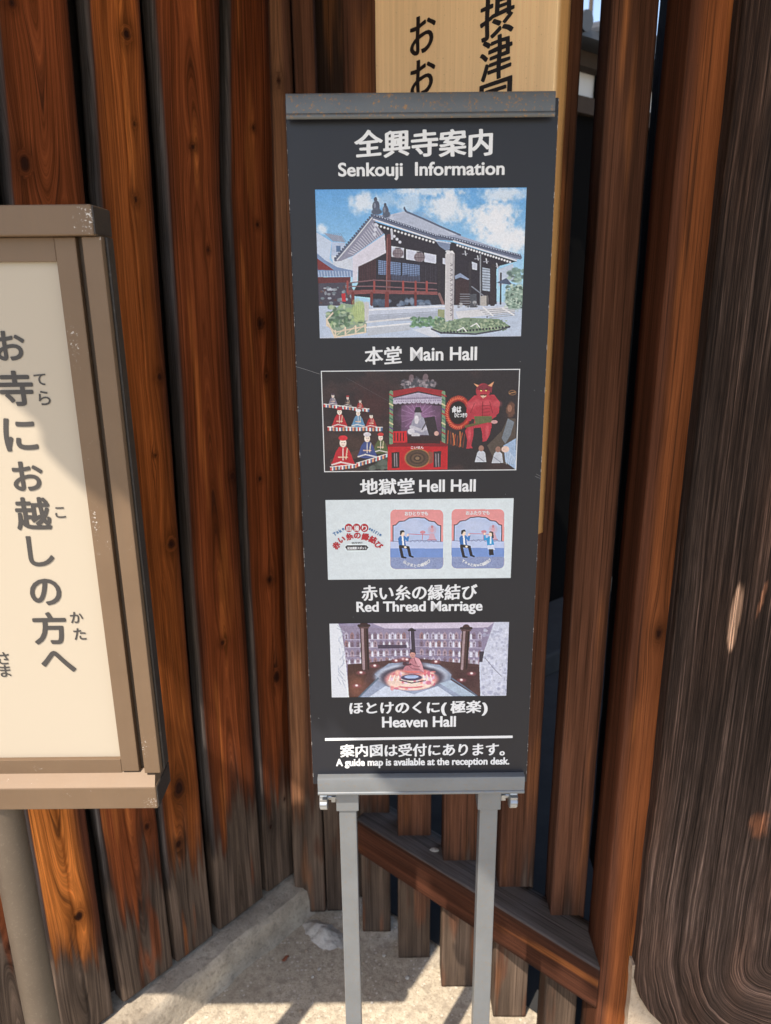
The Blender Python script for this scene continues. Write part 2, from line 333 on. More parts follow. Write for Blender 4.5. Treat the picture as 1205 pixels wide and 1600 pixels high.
wp([(.28, .242), (.9, .237), (1.67, .222), (2, .212)], [(.28, .338), (1.67, .325), (2, .306)], 4, .101, weather=.215, heart=(.5, .5), hc=(.33, .094, .023), knots=[(.018, 1.90, .0058), (.022, 1.77, .0045), (.016, 1.655, .005), (.034, 1.36, .006), (.012, 1.22, .004), (.030, 1.045, .0065), (.0, .52, .011), (-.014, .39, .007)], cracks=[(.006, .75, 2.2, .0019), (.004, .15, .5, .0014)], hstr=1.1)
wp([(.28, .094), (.93, .090), (1.68, .080), (2, .053)], [(.28, .224), (.95, .215), (1.68, .195), (2, .190)], 5, .100, weather=.25, heart=(.48, .5), log=(.0, .016, .045), knots=[(-.03, 2.0, .007), (.0, 1.75, .005), (.05, 1.15, .006), (.0, .80, .005), (.022, 1.58, .0045)])
wp([(.2, -.012), (.9, -.03), (1.69, -.062), (2, -.066)], [(.25, .082), (.93, .076), (1.68, .062), (2, .037)], 6, .103, weather=.24, heart=(.5, .55), knots=[(.0, 1.80, .0045), (.004, 1.63, .007), (.002, 1.445, .0055), (.014, 1.34, .0035), (-.012, 1.13, .006), (.005, .90, .0055), (.012, .66, .007), (.02, .33, .004), (-.026, .28, .004)], cracks=[(.004, .5, 1.6, .0008)])
for i in range(6):                                      # the wall runs on past the frame
    s_ = .735+i*.128; wp([(0, s_), (2.2, s_-.014)], [(0, s_+.112), (2.2, s_+.10)], 80+i, .10, weather=.24, heart=(.5, .5), knots=[(.02*(-1)**i, .6+.2*i, .007), (0, 1.5-.1*i, .005)])
MB().box(-1.55, .09, .052, .07, .0, ZT).build('gap_shade_board', M['black_gap'], wall)  # added board, black in place of the shade in the gaps
# concrete curb under it
b = bmesh.new(); Nc = Noise(31); n = 130; rows = []
for i in range(n):
    s = 1.5-i*(1.52/(n-1)); a = Nc(s*14, 2.); c = Nc(s*40, 7.)
    top = .088+.012*(a-.5); y0 = -.047+.008*(Nc(s*9, 4.)-.5)-.005*float(sst(.5, .62, Nc(s*7+3, 9., 2)))
    pr = [(.07, 0-.01), (y0-.006-.006*c, -.01), (y0, .012), (y0+.002*c, top*.5), (y0+.004, top-.014), (y0+.012, top-.004), (y0+.030, top), (.07, top+.004)]
    rows.append([b.verts.new((-s, y, z+(.003*(Nc(s*60, z*90)-.5) if z > 0 else 0))) for y, z in pr])
for r0, r1 in zip(rows, rows[1:]):
    for k in range(len(r0)-1): b.faces.new((r0[k], r0[k+1], r1[k+1], r1[k]))
b.faces.new(rows[0]); b.faces.new(rows[-1][::-1]); bmesh.ops.recalc_face_normals(b, faces=b.faces)
mb = MB(); mb.add(b); o = mb.build('concrete_curb', M['curb'], None, tuple(WP), (0, 0, WA), sm=True); tag(o, 'low rough concrete curb along the foot of the plank wall', 'curb')
# pale mortar lump in the corner
Nm = Noise(8); b = bmesh.new(); gm = [[b.verts.new((x, y, -.006+.024*math.exp(-(x/.055)**2-(y/.030)**2)*(.5+float(Nm(x*30+3, y*30+3, 4)))+.010*(float(Nm(x*70, y*70, 4))-.5))) for x in np.linspace(-.13, .13, 70)] for y in np.linspace(-.08, .08, 44)]
for r0, r1 in zip(gm, gm[1:]):
    for k in range(len(r0)-1): b.faces.new((r0[k], r0[k+1], r1[k+1], r1[k]))
mb = MB(); mb.add(b); o = mb.build('mortar_lump', M['mortar'], None, (-.165, 1.445, .0), (0, 0, R_(-38)), sm=True); tag(o, 'pale rough lump of mortar on the ground in the fence corner', 'mortar')

# ------------------------------------------------------------------ right lattice fence
SL = M['slat']; fence = empty('lattice_fence', (.15, 1.3, 0), label='open fence of upright brown bars on a low rail behind the black information board', cat='fence')
def fl(x, y): return (x-.15, y-1.3, 0)
FH = (.145, .062, .035); FS = (.075, .035, .023)
def bar(name, x0, x1, y, th, seed, z0=0., zt=2.3, **k):
    kw = dict(nx=16, nz=320, rad=.003, weather=.30, heart=(.5, .6), hc=FH, sc=FS, wander=.003); kw.update(k)
    return board(name, z0, zt, const(0), const(x1-x0), th, SL, fence, fl(x0, y), 0, seed, **kw)
board('corner_post', .012, 2.3, edge([(.2, 0), (.9, .012), (2.05, .039)], .002, 9), const(.076), .07, SL, fence, fl(-.236, 1.5), 0, 20, nx=20, nz=320, rad=.006, heart=(.3, .4), hc=(.24, .11, .055), sc=(.09, .04, .024), weather=.30, knots=[(-.004, 1.87, .006)])
bar('slat', -.157, -.118, 1.505, .04, 21, z0=.01)
bar('slat', -.150, -.045, 1.56, .03, 28, z0=0, hc=(.06, .035, .025), sc=(.04, .025, .02))  # added backing plank, coloured dark to fill the dark gap
for i, (x0, x1, y) in enumerate([(-.066, .003, 1.450), (.020, .094, 1.374), (.115, .190, 1.297), (.221, .292, 1.223), (.311, .376, 1.150)]):
    bar('slat', x0, x1, y, .054, 22+i)
A = np.array([-.075, 1.430]); B = np.array([.372, 1.030]); ra = math.atan2(B[1]-A[1], B[0]-A[0]); ln = np.hypot(*(B-A))
rl = board('rail', 0, ln, const(0), const(.092), .085, SL, fence, fl(*A), 0, 40, nx=20, nz=160, rad=.004, heart=(.5, .55), hc=(.075, .028, .016), sc=(.045, .02, .014), side=(.11, .098, .09), weather=0)
rl.matrix_local = Matrix.Translation((A[0]-.15, A[1]-1.3, .345)) @ Matrix.Rotation(ra, 4, 'Z') @ Matrix(((0, 0, 1, 0), (0, 1, 0, 0), (-1, 0, 0, 0), (0, 0, 0, 1)))
bar('end_post', .3735, .4445, 1.027, .085, 27, nx=30, hc=(.21, .066, .022), sc=(.085, .031, .016), heart=(.62, .5), weather=.12, knots=[(.005, 1.0, .006)], tintfn=None)
o = MB(); b = bmesh.new(); bmesh.ops.create_icosphere(b, subdivisions=2, radius=.006)
for v in b.verts: v.co = Vector((v.co.x*1.5, v.co.y, v.co.z*.6))*(.8+.4*random.random())
o.add(b); o = o.build('pebble', M['mortar'], None, (.098, 1.325, .348), sm=True); tag(o, 'small white pebble lying on top of the low fence rail', 'pebble')

rs = random.Random(12)
for i in range(14):                                     # loose grit
    b = bmesh.new(); bmesh.ops.create_icosphere(b, subdivisions=2, radius=rs.uniform(.0018, .0045))
    for v in b.verts: v.co = Vector((v.co.x*1.3, v.co.y, v.co.z*.7))*rs.uniform(.75, 1.2)
    o = MB(); o.add(b); x, y = rs.uniform(-.26, .2), rs.uniform(1.17, 1.40); o = o.build('grit_pebble', M['stone' if i % 3 else 'mortar'], None, (x, y, .0035), (0, 0, rs.uniform(0, 3)), sm=True); tag(o, 'tiny loose grit pebble on the concrete ground under the stand', 'pebble', 'loose grit on the ground')
# ------------------------------------------------------------------ charred gate pillar and its stone
YP = 1.0; pp = lambda x, y: at(x, y, (0, YP, 0), (0, 1, 0))
(s1x, _, s1z), (s2x, _, s2z) = pp(1150, 962), pp(1190, 938); xL = (pp(1101, 500)[0]+pp(1030, 1100)[0])/2+.008; cxs, _, czs = pp(1222, 1500)
def piltint(X, Y, Z, T, N):
    f = N(X*20, Z*1.1)[..., None]; T = np.array((.033, .0215, .0165))*(.65+.7*f)+np.zeros_like(T)
    br = sst(.50, .72, N(X*9+4, Z*1.6+2))[..., None]; T = T*(1-br*.6)+np.array((.045, .024, .016))*br*.6
    d = np.sqrt(((X-s1x+.012*(N(Z*8, X*9)-.5))/.0095)**2+((Z-s1z)/.056)**2)+.5*(N(X*250, Z*14)-.5); sc = (1-sst(.75, 1.02, d))[..., None]; T = T*(1-sc)+np.array((.42, .25, .16))*sc
    d = np.sqrt(((X-s2x-(Z-s2z)*.14)/.0035)**2+((Z-s2z)/.035)**2)+.6*(N(X*250, Z*14)-.5); sc = (1-sst(.6, 1.0, d))[..., None]*.7; T = T*(1-sc)+np.array((.30, .13, .07))*sc
    d = np.hypot(X-pp(1185, 1290)[0], (Z-pp(1185, 1290)[2])*.6)+.02*(N(X*60, Z*40)-.5); sc = (1-sst(.004, .018, d))[..., None]*.6; T = T*(1-sc)+np.array((.20, .075, .035))*sc
    low = (1-sst(.45, .95, Z))[..., None]; T = T*(1+low*1.1)
    side = sst(.004, .012, Y)[..., None]; T = T*(1-side)+np.array((.026, .024, .024))*(.6+.8*N(X*60, Z*4)[..., None])*side
    return T
pil = board('gate_pillar', .20, 2.4, edge([(0, xL+.16), (.20, xL+.11), (.24, xL+.065), (.28, xL+.030), (.315, xL+.010), (.35, xL), (2.4, xL)], .0012, 3, 14), const(.86), .30, M['pillar'], None, (0, YP, 0), 0, 60, nx=170, nz=640, rad=.003,
            tintfn=piltint, wander=.002, swirl=(cxs, czs, .75))
tag(pil, 'broad dark charred timber pillar with a pale scar at the right edge', 'pillar')
b = bmesh.new(); bmesh.ops.create_cube(b, size=1); bmesh.ops.subdivide_edges(b, edges=b.edges[:], cuts=14, use_grid_fill=True); Ns = Noise(91)
for v in b.verts:
    v.co = Vector((.66+v.co.x*.474, YP+.105+v.co.y*.19, .19+v.co.z*.38)); k = float(Ns(v.co.x*20, v.co.y*20+v.co.z*25))-.5; v.co.x += .008*k; v.co.y += .006*k; v.co.z += .006*k
mb = MB(); mb.add(b); o = mb.build('pillar_base_stone', M['stone'], sm=True); tag(o, 'beige rough base stone under the charred gate pillar', 'stone')

# ------------------------------------------------------------------ wooden name board hanging on the lattice
PA = math.atan2(-.371, .414); pn = np.array([math.sin(PA), -math.cos(PA), 0]); pax = np.array([math.cos(PA), math.sin(PA), 0])
p0 = np.array([-.062, 1.418, 0])+pn*.038
pw = lambda x, y: at(x, y, p0, pn)
xl_ = (pw(586, 80)-p0) @ pax; xr_ = (pw(868, 80)-p0) @ pax
name = empty('name_board', tuple(p0), PA, label='pale hinoki name board with brushed black characters above the information board', cat='name board')
def paletint(X, Y, Z, T, N): return np.where((Y > .003)[..., None], np.array((.62, .34, .13)), np.array((.95, .66, .36)))*(.92+.2*N(X*12, Z*1.5)[..., None])+np.zeros_like(T)  # side faces tinted darker, as wood in shade
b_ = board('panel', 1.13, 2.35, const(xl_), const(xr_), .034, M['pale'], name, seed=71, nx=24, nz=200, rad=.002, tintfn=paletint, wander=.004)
# ------------------------------------------------------------------ lettering
def has_cjk(c): return ord(c) > 0x2e80
def glyphs(txt, offset, squeeze=1., mat=None):
    cu = bpy.data.curves.new('t', 'FONT'); cu.body = txt; cu.size = 1.; cu.resolution_u = 4
    ob = bpy.data.objects.new('t', cu); COL.objects.link(ob); bpy.context.view_layer.update()
    dg = bpy.context.evaluated_depsgraph_get(); c2 = ob.to_curve(dg).copy(); ob.to_curve_clear()
    for sp in c2.splines:
        for p in sp.bezier_points:
            for a in ('co', 'handle_left', 'handle_right'):
                v = getattr(p, a).copy(); v.x *= squeeze; setattr(p, a, v)
        for p in sp.points: p.co.x *= squeeze
    c2.dimensions = '2D'; c2.fill_mode = 'BOTH'; c2.offset = offset; c2.resolution_u = 4
    o2 = bpy.data.objects.new('t2', c2); COL.objects.link(o2); bpy.context.view_layer.update()
    dg = bpy.context.evaluated_depsgraph_get(); me = bpy.data.meshes.new_from_object(o2.evaluated_get(dg))
    v = np.zeros(len(me.vertices)*3); me.vertices.foreach_get('co', v); v = v.reshape(-1, 3)[:, :2].copy(); v[:, 0] /= squeeze
    f = [tuple(p.vertices) for p in me.polygons]
    bpy.data.objects.remove(o2); bpy.data.objects.remove(ob); bpy.data.curves.remove(cu); bpy.data.curves.remove(c2); bpy.data.meshes.remove(me)
    return v, f
GC = {}
def G1(c, off, sq):
    k = (c, off, sq)
    if k not in GC: GC[k] = glyphs(c, 0. if has_cjk(c) else off, 1.)
    return GC[k]
def line_of(txt, off, sq=1., rise=0., adv=1., brush=0.):
    """-> verts, faces of a line; CJK characters one by one in square cells, Latin as set"""
    if not any(has_cjk(c) for c in txt): return glyphs(txt, off*.4, sq)
    V, F, x, n = [], [], 0., 0
    for c in txt:
        if c == ' ': x += .4; continue
        v, f = G1(c, off, sq); v = v.copy(); a = adv if has_cjk(c) or c in '()' else .6
        if not has_cjk(c): v[:, 0] += (0 if c == '(' else .1)
        if brush:                                        # brush hand: strokes climb to the right, swell and waver
            v[:, 1] += rise*(v[:, 0]-.5)*.8+brush*(np.sin(v[:, 0]*9+v[:, 1]*5)*.5+np.sin(v[:, 0]*17-v[:, 1]*13)*.35)
            v[:, 0] += brush*(np.sin(v[:, 1]*8+v[:, 0]*4+1)*.6)
        v[:, 0] += x; V.append(v); F += [tuple(i+n for i in q) for q in f]; n += len(v); x += a if c not in '()' else .62
    return np.concatenate(V), F
def letter_obj(V, F, mat, parent, y, name='lettering', loc=(0, 0, 0), rot=(0, 0, 0), bold=None):
    V = np.asarray(V, float); P_, F_ = [], []
    st = [(0, 0)] if not bold else [(0, 0)]+[(bold[0]*math.cos(a), bold[1]*math.sin(a)) for a in np.arange(8)*math.pi/4]
    for k, (dx, dz) in enumerate(st):                   # brush width: the same outline laid down again a hair to each side
        n = len(P_); P_ += [(p[0]+dx, y-k*1.2e-5, p[1]+dz) for p in V]; F_ += [tuple(i+n for i in f) for f in F]
    me = bpy.data.meshes.new(name); me.from_pydata(P_, [], F_); me.update()
    n = sum(p.normal[1]*p.area for p in me.polygons)
    if n > 0: me.flip_normals()
    return link(name, me, mat, parent, loc, rot)
def bw(txt, H, off, thin=.6): return (off*H*1.5, off*H*1.5*thin) if any(has_cjk(c) for c in txt) else (off*H*1.0, off*H*.6)
def fit(V, x0, x1, z0, z1):
    lo, hi = V.min(0), V.max(0); return (V-lo)/(hi-lo)*np.array([x1-x0, z1-z0])+np.array([x0, z0])

# brushed characters on the wooden name board
pf = np.array([0, 0, 0]); 
def pl2(x, y): q = at(x, y, p0, pn)-p0; return q @ pax, q[2]
for ch, px, py, s in [('お', 661, 54, .045), ('お', 661, 121, .044), ('お', 661, 186, .044), ('摂', 777, 24, .051), ('津', 775, 90, .049), ('国', 774, 158, .050)]:
    v, f = line_of(ch, .022, .8, .12, 1., .016); u, z = pl2(px, py); letter_obj(fit(v, u-s*.52, u+s*.52, z-s*.55, z+s*.55), f, M['ink_black'], name, -.0006, bold=(s*.030, s*.013))

M['edge_scratch'] = flat_mat('scratched_board', (.20, .20, .21), .6)
# ------------------------------------------------------------------ information board
BY, TILT = .9003, .0152
BC = np.array([.0446, BY, 1.2698]); bn = np.array([0, -math.cos(TILT), math.sin(TILT)])
info = empty('information_board', tuple(BC), 0, label='tall black temple information board with four pictures held in the grey stand', cat='information board')
info.rotation_euler = (-TILT, 0, 0)
up = np.array([0, math.sin(TILT), math.cos(TILT)])
def bd(x, y): q = at(x, y, BC, bn)-BC; return q[0], q @ up
mb = MB(); mb.box(-.15, .15, 0, .005, -.433, .4345, .0006, 1); bo = mb.build('board', M['board'], info)
mb = MB()
for x in (-.1503, .1499): mb.box(x, x+.0004, .0004, .0046, -.432, .4335)
mb.build('edge_band', M['edge'], bo)
IW = M['ink_white']; LY = -.0005
def bl(txt, x0, x1, y0, y1, off, sq=1., rise=0., brush=0., mat=IW, parent=info, adv=1.):
    V, F = line_of(txt, off, sq, rise, adv, brush)
    a0, a1 = bd(x0, (y0+y1)/2)[0], bd(x1, (y0+y1)/2)[0]; xm = (x0+x1)/2
    z0_, z1_ = bd(xm, y1)[1], bd(xm, y0)[1]; B_ = bw(txt, z1_-z0_, off, .5 if brush else .9)
    if B_: a0 += B_[0]; a1 -= B_[0]; z0_ += B_[1]; z1_ -= B_[1]
    return letter_obj(fit(V, a0, a1, z0_, z1_), F, mat, parent, LY, bold=B_)
KB = dict(sq=.62, rise=.10, brush=.012)
bl('全興寺案内', 553.5, 770, 202, 246.5, .024, **KB)
bl('Senkouji  Information', 528.5, 788.5, 253, 281.5, .022)
bl('本堂', 570, 628, 541, 569.5, .02, **KB); bl('Main Hall', 641, 745.5, 542, 563.5, .024)
bl('地獄堂', 562.5, 648, 747, 773, .022, **KB); bl('Hell Hall', 655, 743.5, 749, 768.5, .024)
bl('赤い糸の縁結び', 565, 746, 913, 938, .02, **KB); bl('Red Thread Marriage', 557, 754, 939, 960, .024)
bl('ほとけのくに(極楽)', 546, 762, 1095, 1119, .022, **KB); bl('Heaven Hall', 597, 712.5, 1119, 1136, .026)
bl('案内図は受付にあります。', 531.5, 789, 1161, 1182, .022, **KB); bl('A guide map is available at the reception desk.', 525, 796, 1184, 1199, .026)
a = [bd(508, 1153), bd(801, 1149), bd(801, 1152.8), bd(508, 1157.2)]
letter_obj(np.array(a), [(0, 1, 2, 3)], IW, info, LY, 'rule_line')

for pts in ([(462, 572.5), (480, 578), (500, 584.5)], [(838, 740.5), (846, 745)], [(836, 744), (845, 748)], [(601, 598), (640, 610)]):   # scratches
    P_ = [bd(*p) for p in pts]; letter_obj(np.array([(u, v+w) for w in (-.00022, .00022) for u, v in P_]), [(i, i+1, len(P_)+i+1, len(P_)+i) for i in range(len(P_)-1)], M['edge_scratch'], info, -.0003, 'scratch')
for x, y, r in ((468, 748, .7), (813, 565, .5), (482, 775, .5), (498, 1122, .7), (835, 610, .5), (552, 964, .5), (790, 772, .5), (470, 690, .4)):
    u, v = bd(x, y); letter_obj(np.array([(u+r*.0009*math.cos(a)*(1+.4*math.sin(a*2+x)), v+r*.0009*math.sin(a)) for a in np.arange(7)*.897]), [tuple(range(7))], M['edge_scratch'], info, -.0003, 'chip')
# printed pictures: a fine grid of ink colours on a flat sheet
class Art:
    def __init__(s, W, H, quad):
        s.W, s.H = W, H; s.c = np.zeros((H, W, 3)); s.Y, s.X = np.mgrid[0:H, 0:W]+.5; s.rs = np.random.RandomState(W*7+H)
        dst = [(0, 0), (W, 0), (W, H), (0, H)]; Aq, bq = [], []
        for (x, y), (u, v) in zip(quad, dst):
            Aq += [[x, y, 1, 0, 0, 0, -u*x, -u*y], [0, 0, 0, x, y, 1, -v*x, -v*y]]; bq += [u, v]
        s.h = np.append(np.linalg.solve(np.array(Aq, float), np.array(bq, float)), 1).reshape(3, 3); s.k = W/(quad[1][0]-quad[0][0]); s.N = Noise(W)
    def T(s, pts):
        p = np.array(pts, float); q = np.c_[p, np.ones(len(p))] @ s.h.T; return q[:, :2]/q[:, 2:]
    def put(s, m, col, al=1., sl=None):
        sl = sl or (slice(None), slice(None)); m = (m*al)[..., None]; s.c[sl] = s.c[sl]*(1-m)+np.array(col, float)*m
    def box_(s, p, pad=1):
        x0, y0 = np.floor(p.min(0)-pad).astype(int); x1, y1 = np.ceil(p.max(0)+pad).astype(int)
        return slice(max(y0, 0), max(min(y1, s.H), 0)), slice(max(x0, 0), max(min(x1, s.W), 0))
    def raw(s, p, col, al=1.):
        sl = s.box_(p); X, Y = s.X[sl], s.Y[sl]
        if X.size == 0: return
        acc = np.zeros(X.shape)
        for ox in (-.25, .25):
            for oy in (-.25, .25):
                c = np.zeros(X.shape, bool); x, y = X+ox, Y+oy; j = len(p)-1
                for i in range(len(p)):
                    (xi, yi), (xj, yj) = p[i], p[j]
                    if yi != yj: c ^= ((yi > y) != (yj > y)) & (x < (xj-xi)*(y-yi)/(yj-yi)+xi)
                    j = i
                acc += c/4
        s.put(acc, col, al, sl)
    def poly(s, pts, col, al=1.): s.raw(s.T(pts), col, al)
    def ell(s, x, y, rx, ry, col, al=1., soft=.12, rough=0.):
        cx, cy = s.T([(x, y)])[0]; rx *= s.k; ry *= s.k; sl = s.box_(np.array([(cx-rx*1.4, cy-ry*1.4), (cx+rx*1.4, cy+ry*1.4)]), 2)
        X, Y = s.X[sl], s.Y[sl]; d = np.sqrt(((X-cx)/rx)**2+((Y-cy)/ry)**2)
        if rough: d = d+rough*(s.N(X*.12, Y*.12, 4)-.5)*2
        s.put(1-sst(1-soft, 1+soft, d), col, al, sl)
    def line(s, pts, w, col, al=1.):
        p = s.T(pts); w = max(w*s.k, .55)/2
        for a, b in zip(p, p[1:]):
            sl = s.box_(np.array([a, b]), w+2); X, Y = s.X[sl], s.Y[sl]; d = b-a; L = d @ d+1e-9
            t = np.clip(((X-a[0])*d[0]+(Y-a[1])*d[1])/L, 0, 1); r = np.hypot(X-a[0]-t*d[0], Y-a[1]-t*d[1]); s.put(1-sst(w-.5, w+.5, r), col, al, sl)
    def dots(s, a, b, n, r, col, al=1.):
        for i in range(n): t = i/(n-1); s.ell(a[0]+(b[0]-a[0])*t, a[1]+(b[1]-a[1])*t, r, r, col, al, .3)
    def grain(s, amp, f=.3, only=None):
        n = (s.N(s.X*f, s.Y*f, 3)-.5)[..., None]*2*amp+s.rs.randn(s.H, s.W, 1)*amp*.3; s.c = np.clip(s.c+n, 0, 255)
    def speck(s, x0, x1, y0, y1, n, r, cols, al=.8):
        for i in range(n): s.ell(s.rs.uniform(x0, x1), s.rs.uniform(y0, y1), r*s.rs.uniform(.5, 1.4), r*s.rs.uniform(.4, 1.2), cols[s.rs.randint(len(cols))], al, .35)
    def build(s, quadpx, y=-.0004, border=0, tex=.07):
        L_ = s.c.mean(-1, keepdims=True)                # print: mottled tones, crisp edges, a little fading
        m = 1+tex*2*(s.N(s.X*.11, s.Y*.16, 4)-.5)[..., None]+tex*1.6*(s.N(s.X*.5+9, s.Y*.5, 2)-.5)[..., None]; s.c = s.c*np.where(L_ > 225, 1, m)
        bl_ = sum(np.roll(np.roll(s.c, i, 0), j, 1) for i in (-2, 0, 2) for j in (-2, 0, 2))/9; s.c = np.clip(s.c+.4*(s.c-bl_), 0, 255)
        s.c = s.c*.94+12
        q = np.array([bd(*p) for p in quadpx]); x0, x1 = (q[0, 0]+q[3, 0])/2, (q[1, 0]+q[2, 0])/2; z1, z0 = (q[0, 1]+q[1, 1])/2, (q[2, 1]+q[3, 1])/2
        if border: letter_obj(np.array([(x0-border, z0-border), (x1+border, z0-border), (x1+border, z1+border), (x0-border, z1+border)]), [(0, 1, 2, 3)], IW, info, y+.0002, 'picture_border')
        gx, gz_ = np.meshgrid(np.linspace(x0, x1, s.W), np.linspace(z1, z0, s.H)); co = np.stack([gx, np.full_like(gx, y), gz_], -1)
        me = bpy.data.meshes.new('printed_picture'); me.vertices.add(s.W*s.H); me.vertices.foreach_set('co', co.ravel())
        i = (np.arange(s.H-1)[:, None]*s.W+np.arange(s.W-1)[None]).ravel(); F = np.stack([i, i+s.W, i+s.W+1, i+1], -1)
        me.loops.add(F.size); me.polygons.add(len(F)); me.loops.foreach_set('vertex_index', F.ravel().astype(np.int32)); me.polygons.foreach_set('loop_start', (np.arange(len(F))*4).astype(np.int32)); me.update(calc_edges=True)
        c = me.color_attributes.new('ink', 'FLOAT_COLOR', 'POINT'); c.data.foreach_set('color', np.concatenate([lin(s.c)*.9, np.ones((s.H, s.W, 1))], -1).astype(np.float32).ravel())
        s.rect = (x0, x1, z0, z1)
        return link('printed_picture', me, M['print'], info)
t = NT('printed_ink'); M['print'] = t.out(t.n('Attribute', attribute_name='ink').outputs['Color'], .38, spec=.4)
def off(quad, ox, oy, k): return [(x/k+ox, y/k+oy) for x, y in quad]
# 1 main hall
q = [(42, 57), (1148, 41), (1118, 820), (67, 833)]; A1 = Art(400, 284, q)
v = A1.Y/A1.H; A1.c[:] = np.array((88, 160, 222))*(1-np.clip(v*1.7, 0, 1))[..., None]+np.array((165, 212, 242))*np.clip(v*1.7, 0, 1)[..., None]
for x, y, rx, ry, a in [(300, 130, 75, 50, .85), (540, 120, 65, 50, .6), (420, 110, 60, 40, .4), (735, 150, 95, 70, .9), (950, 210, 120, 62, .95), (1010, 165, 80, 40, .8), (1030, 300, 130, 60, .95), (1090, 330, 70, 55, .8), (1020, 80, 110, 38, .8), (78, 262, 28, 22, .8), (640, 62, 150, 24, .7), (520, 60, 60, 20, .5)]:
    A1.ell(x, y, rx, ry, (236, 240, 246), a, .55, .55)
P, L, E_ = A1.poly, A1.line, A1.ell
P([(60, 640), (1140, 640), (1125, 840), (60, 840)], (186, 202, 224))
P([(50, 280), (130, 330), (118, 420), (140, 445), (250, 400), (240, 480), (50, 470)], (196, 212, 234)); P([(88, 283), (182, 300), (200, 332), (138, 326)], (150, 160, 182)); [L([(95+i*10, 286), (140+i*8, 328)], 2, (120, 130, 155)) for i in range(9)]
P([(132, 330), (200, 335), (196, 380), (125, 420)], (178, 195, 222)); P([(153, 350), (176, 350), (176, 382), (153, 382)], (80, 110, 150)); P([(130, 400), (235, 420), (240, 475), (140, 460)], (205, 214, 228))
P([(52, 388), (95, 425), (160, 462), (242, 480), (238, 512), (55, 512)], (120, 146, 186)); [L([(60+i*15, 484), (64+i*15, 510)], 6, (168, 188, 216)) for i in range(12)]
P([(52, 415), (120, 462), (142, 478), (58, 476)], (122, 44, 46)); P([(56, 514), (228, 512), (226, 545), (56, 550)], (96, 38, 42)); P([(58, 546), (235, 540), (240, 662), (62, 664)], (66, 62, 78))
A1.speck(65, 235, 560, 655, 40, 9, [(190, 200, 215), (120, 140, 150), (90, 60, 60), (150, 160, 170)]); P([(180, 600), (200, 596), (204, 640), (184, 640)], (190, 40, 50))
# main roof
P([(345, 192), (440, 186), (515, 168), (650, 220), (785, 290), (1120, 402), (1090, 425), (760, 322), (670, 312), (345, 212)], (158, 170, 196)); P([(440, 186), (515, 168), (785, 290), (690, 300), (560, 252), (430, 214)], (190, 200, 220))
for i in range(26): L([(448+i*3+i*i*.12, 188-(i*.7)), (470+i*12, 232+i*3.2)], 2, (140, 152, 180), .7)
L([(508, 156), (520, 172), (600, 205), (700, 250), (800, 292)], 9, (84, 96, 122)); L([(508, 150), (514, 168)], 8, (74, 84, 108))
P([(345, 205), (402, 285), (240, 402), (180, 428), (150, 432)], (138, 140, 162)); [L([(350-i*9, 222+i*11), (392-i*10, 290+i*7)], 3, (206, 208, 222)) for i in range(16)]
P([(238, 406), (408, 288), (414, 386), (268, 462), (262, 542), (240, 542)], (214, 212, 226))
P([(345, 222), (670, 322), (760, 330), (1095, 428), (1005, 452), (988, 470), (990, 652), (780, 665), (690, 655), (230, 610), (268, 542), (268, 462), (412, 386), (406, 290)], (34, 28, 40))
P([(268, 458), (360, 415), (360, 532), (268, 542)], (62, 36, 44)); [L([(268+i*9, 462-i*4), (268+i*9, 540)], 2, (30, 22, 30)) for i in range(10)]
P([(372, 424), (590, 450), (588, 514), (372, 498)], (126, 152, 196)); [L([(372+i*9, 422), (372+i*9, 516)], 2.6, (38, 40, 58)) for i in range(25)]; [L([(372, 432+i*10), (590, 456+i*9)], 2.2, (38, 40, 58)) for i in range(7)]; L([(492, 436), (492, 512)], 7, (30, 28, 40))
P([(440, 502), (590, 512), (590, 536), (440, 536)], (74, 80, 106)); [L([(440+i*8, 500), (440+i*8, 538)], 3, (32, 30, 44)) for i in range(19)]; [L([(600+i*9, 450), (600+i*9, 535)], 2, (56, 52, 66)) for i in range(9)]
for g_ in ([(440, 350), (506, 361), (505, 412), (440, 406)], [(517, 366), (601, 380), (601, 432), (517, 420)], [(612, 384), (675, 396), (673, 442), (612, 432)], [(708, 412), (724, 414), (722, 446), (708, 442)]): P(g_, (206, 212, 230))
for x, y in ((475, 388), (587, 408)):
    E_(x, y, 29, 25, (112, 98, 106)); [L([(x+i*8-16, y-20), (x+i*9-18, y+20)], 1.5, (200, 196, 200), .6) for i in range(5)]; L([(x-26, y+3), (x+26, y+3)], 2, (60, 50, 58)); L([(x-14, y-26), (x+14, y-26)], 4, (40, 34, 44))
L([(345, 200), (430, 225), (560, 275), (670, 306)], 22, (96, 106, 132)); L([(670, 306), (760, 312), (900, 350), (1112, 408)], 20, (96, 106, 132)); A1.dots((352, 192), (672, 296), 24, 8, (66, 74, 98)); A1.dots((690, 296), (1110, 398), 32, 8, (70, 78, 102)); A1.dots((352, 190), (672, 293), 24, 3.5, (170, 182, 206)); A1.dots((690, 293), (1110, 395), 32, 3.5, (170, 182, 206))
L([(348, 212), (670, 318)], 7, (214, 218, 230)); L([(765, 322), (1092, 424)], 7, (214, 218, 230)); L([(345, 196), (240, 320), (150, 424)], 15, (92, 102, 128)); L([(340, 204), (245, 322), (158, 424)], 5, (220, 224, 234)); A1.dots((338, 190), (148, 415), 20, 6, (70, 80, 104))
A1.dots((368, 244), (660, 330), 17, 6, (216, 218, 228)); A1.dots((455, 300), (485, 330), 3, 8, (206, 210, 224)); A1.dots((785, 345), (1060, 432), 20, 6, (212, 214, 226)); A1.dots((360, 240), (352, 290), 3, 9, (206, 210, 224)); L([(442, 270), (444, 312)], 12, (190, 192, 206))
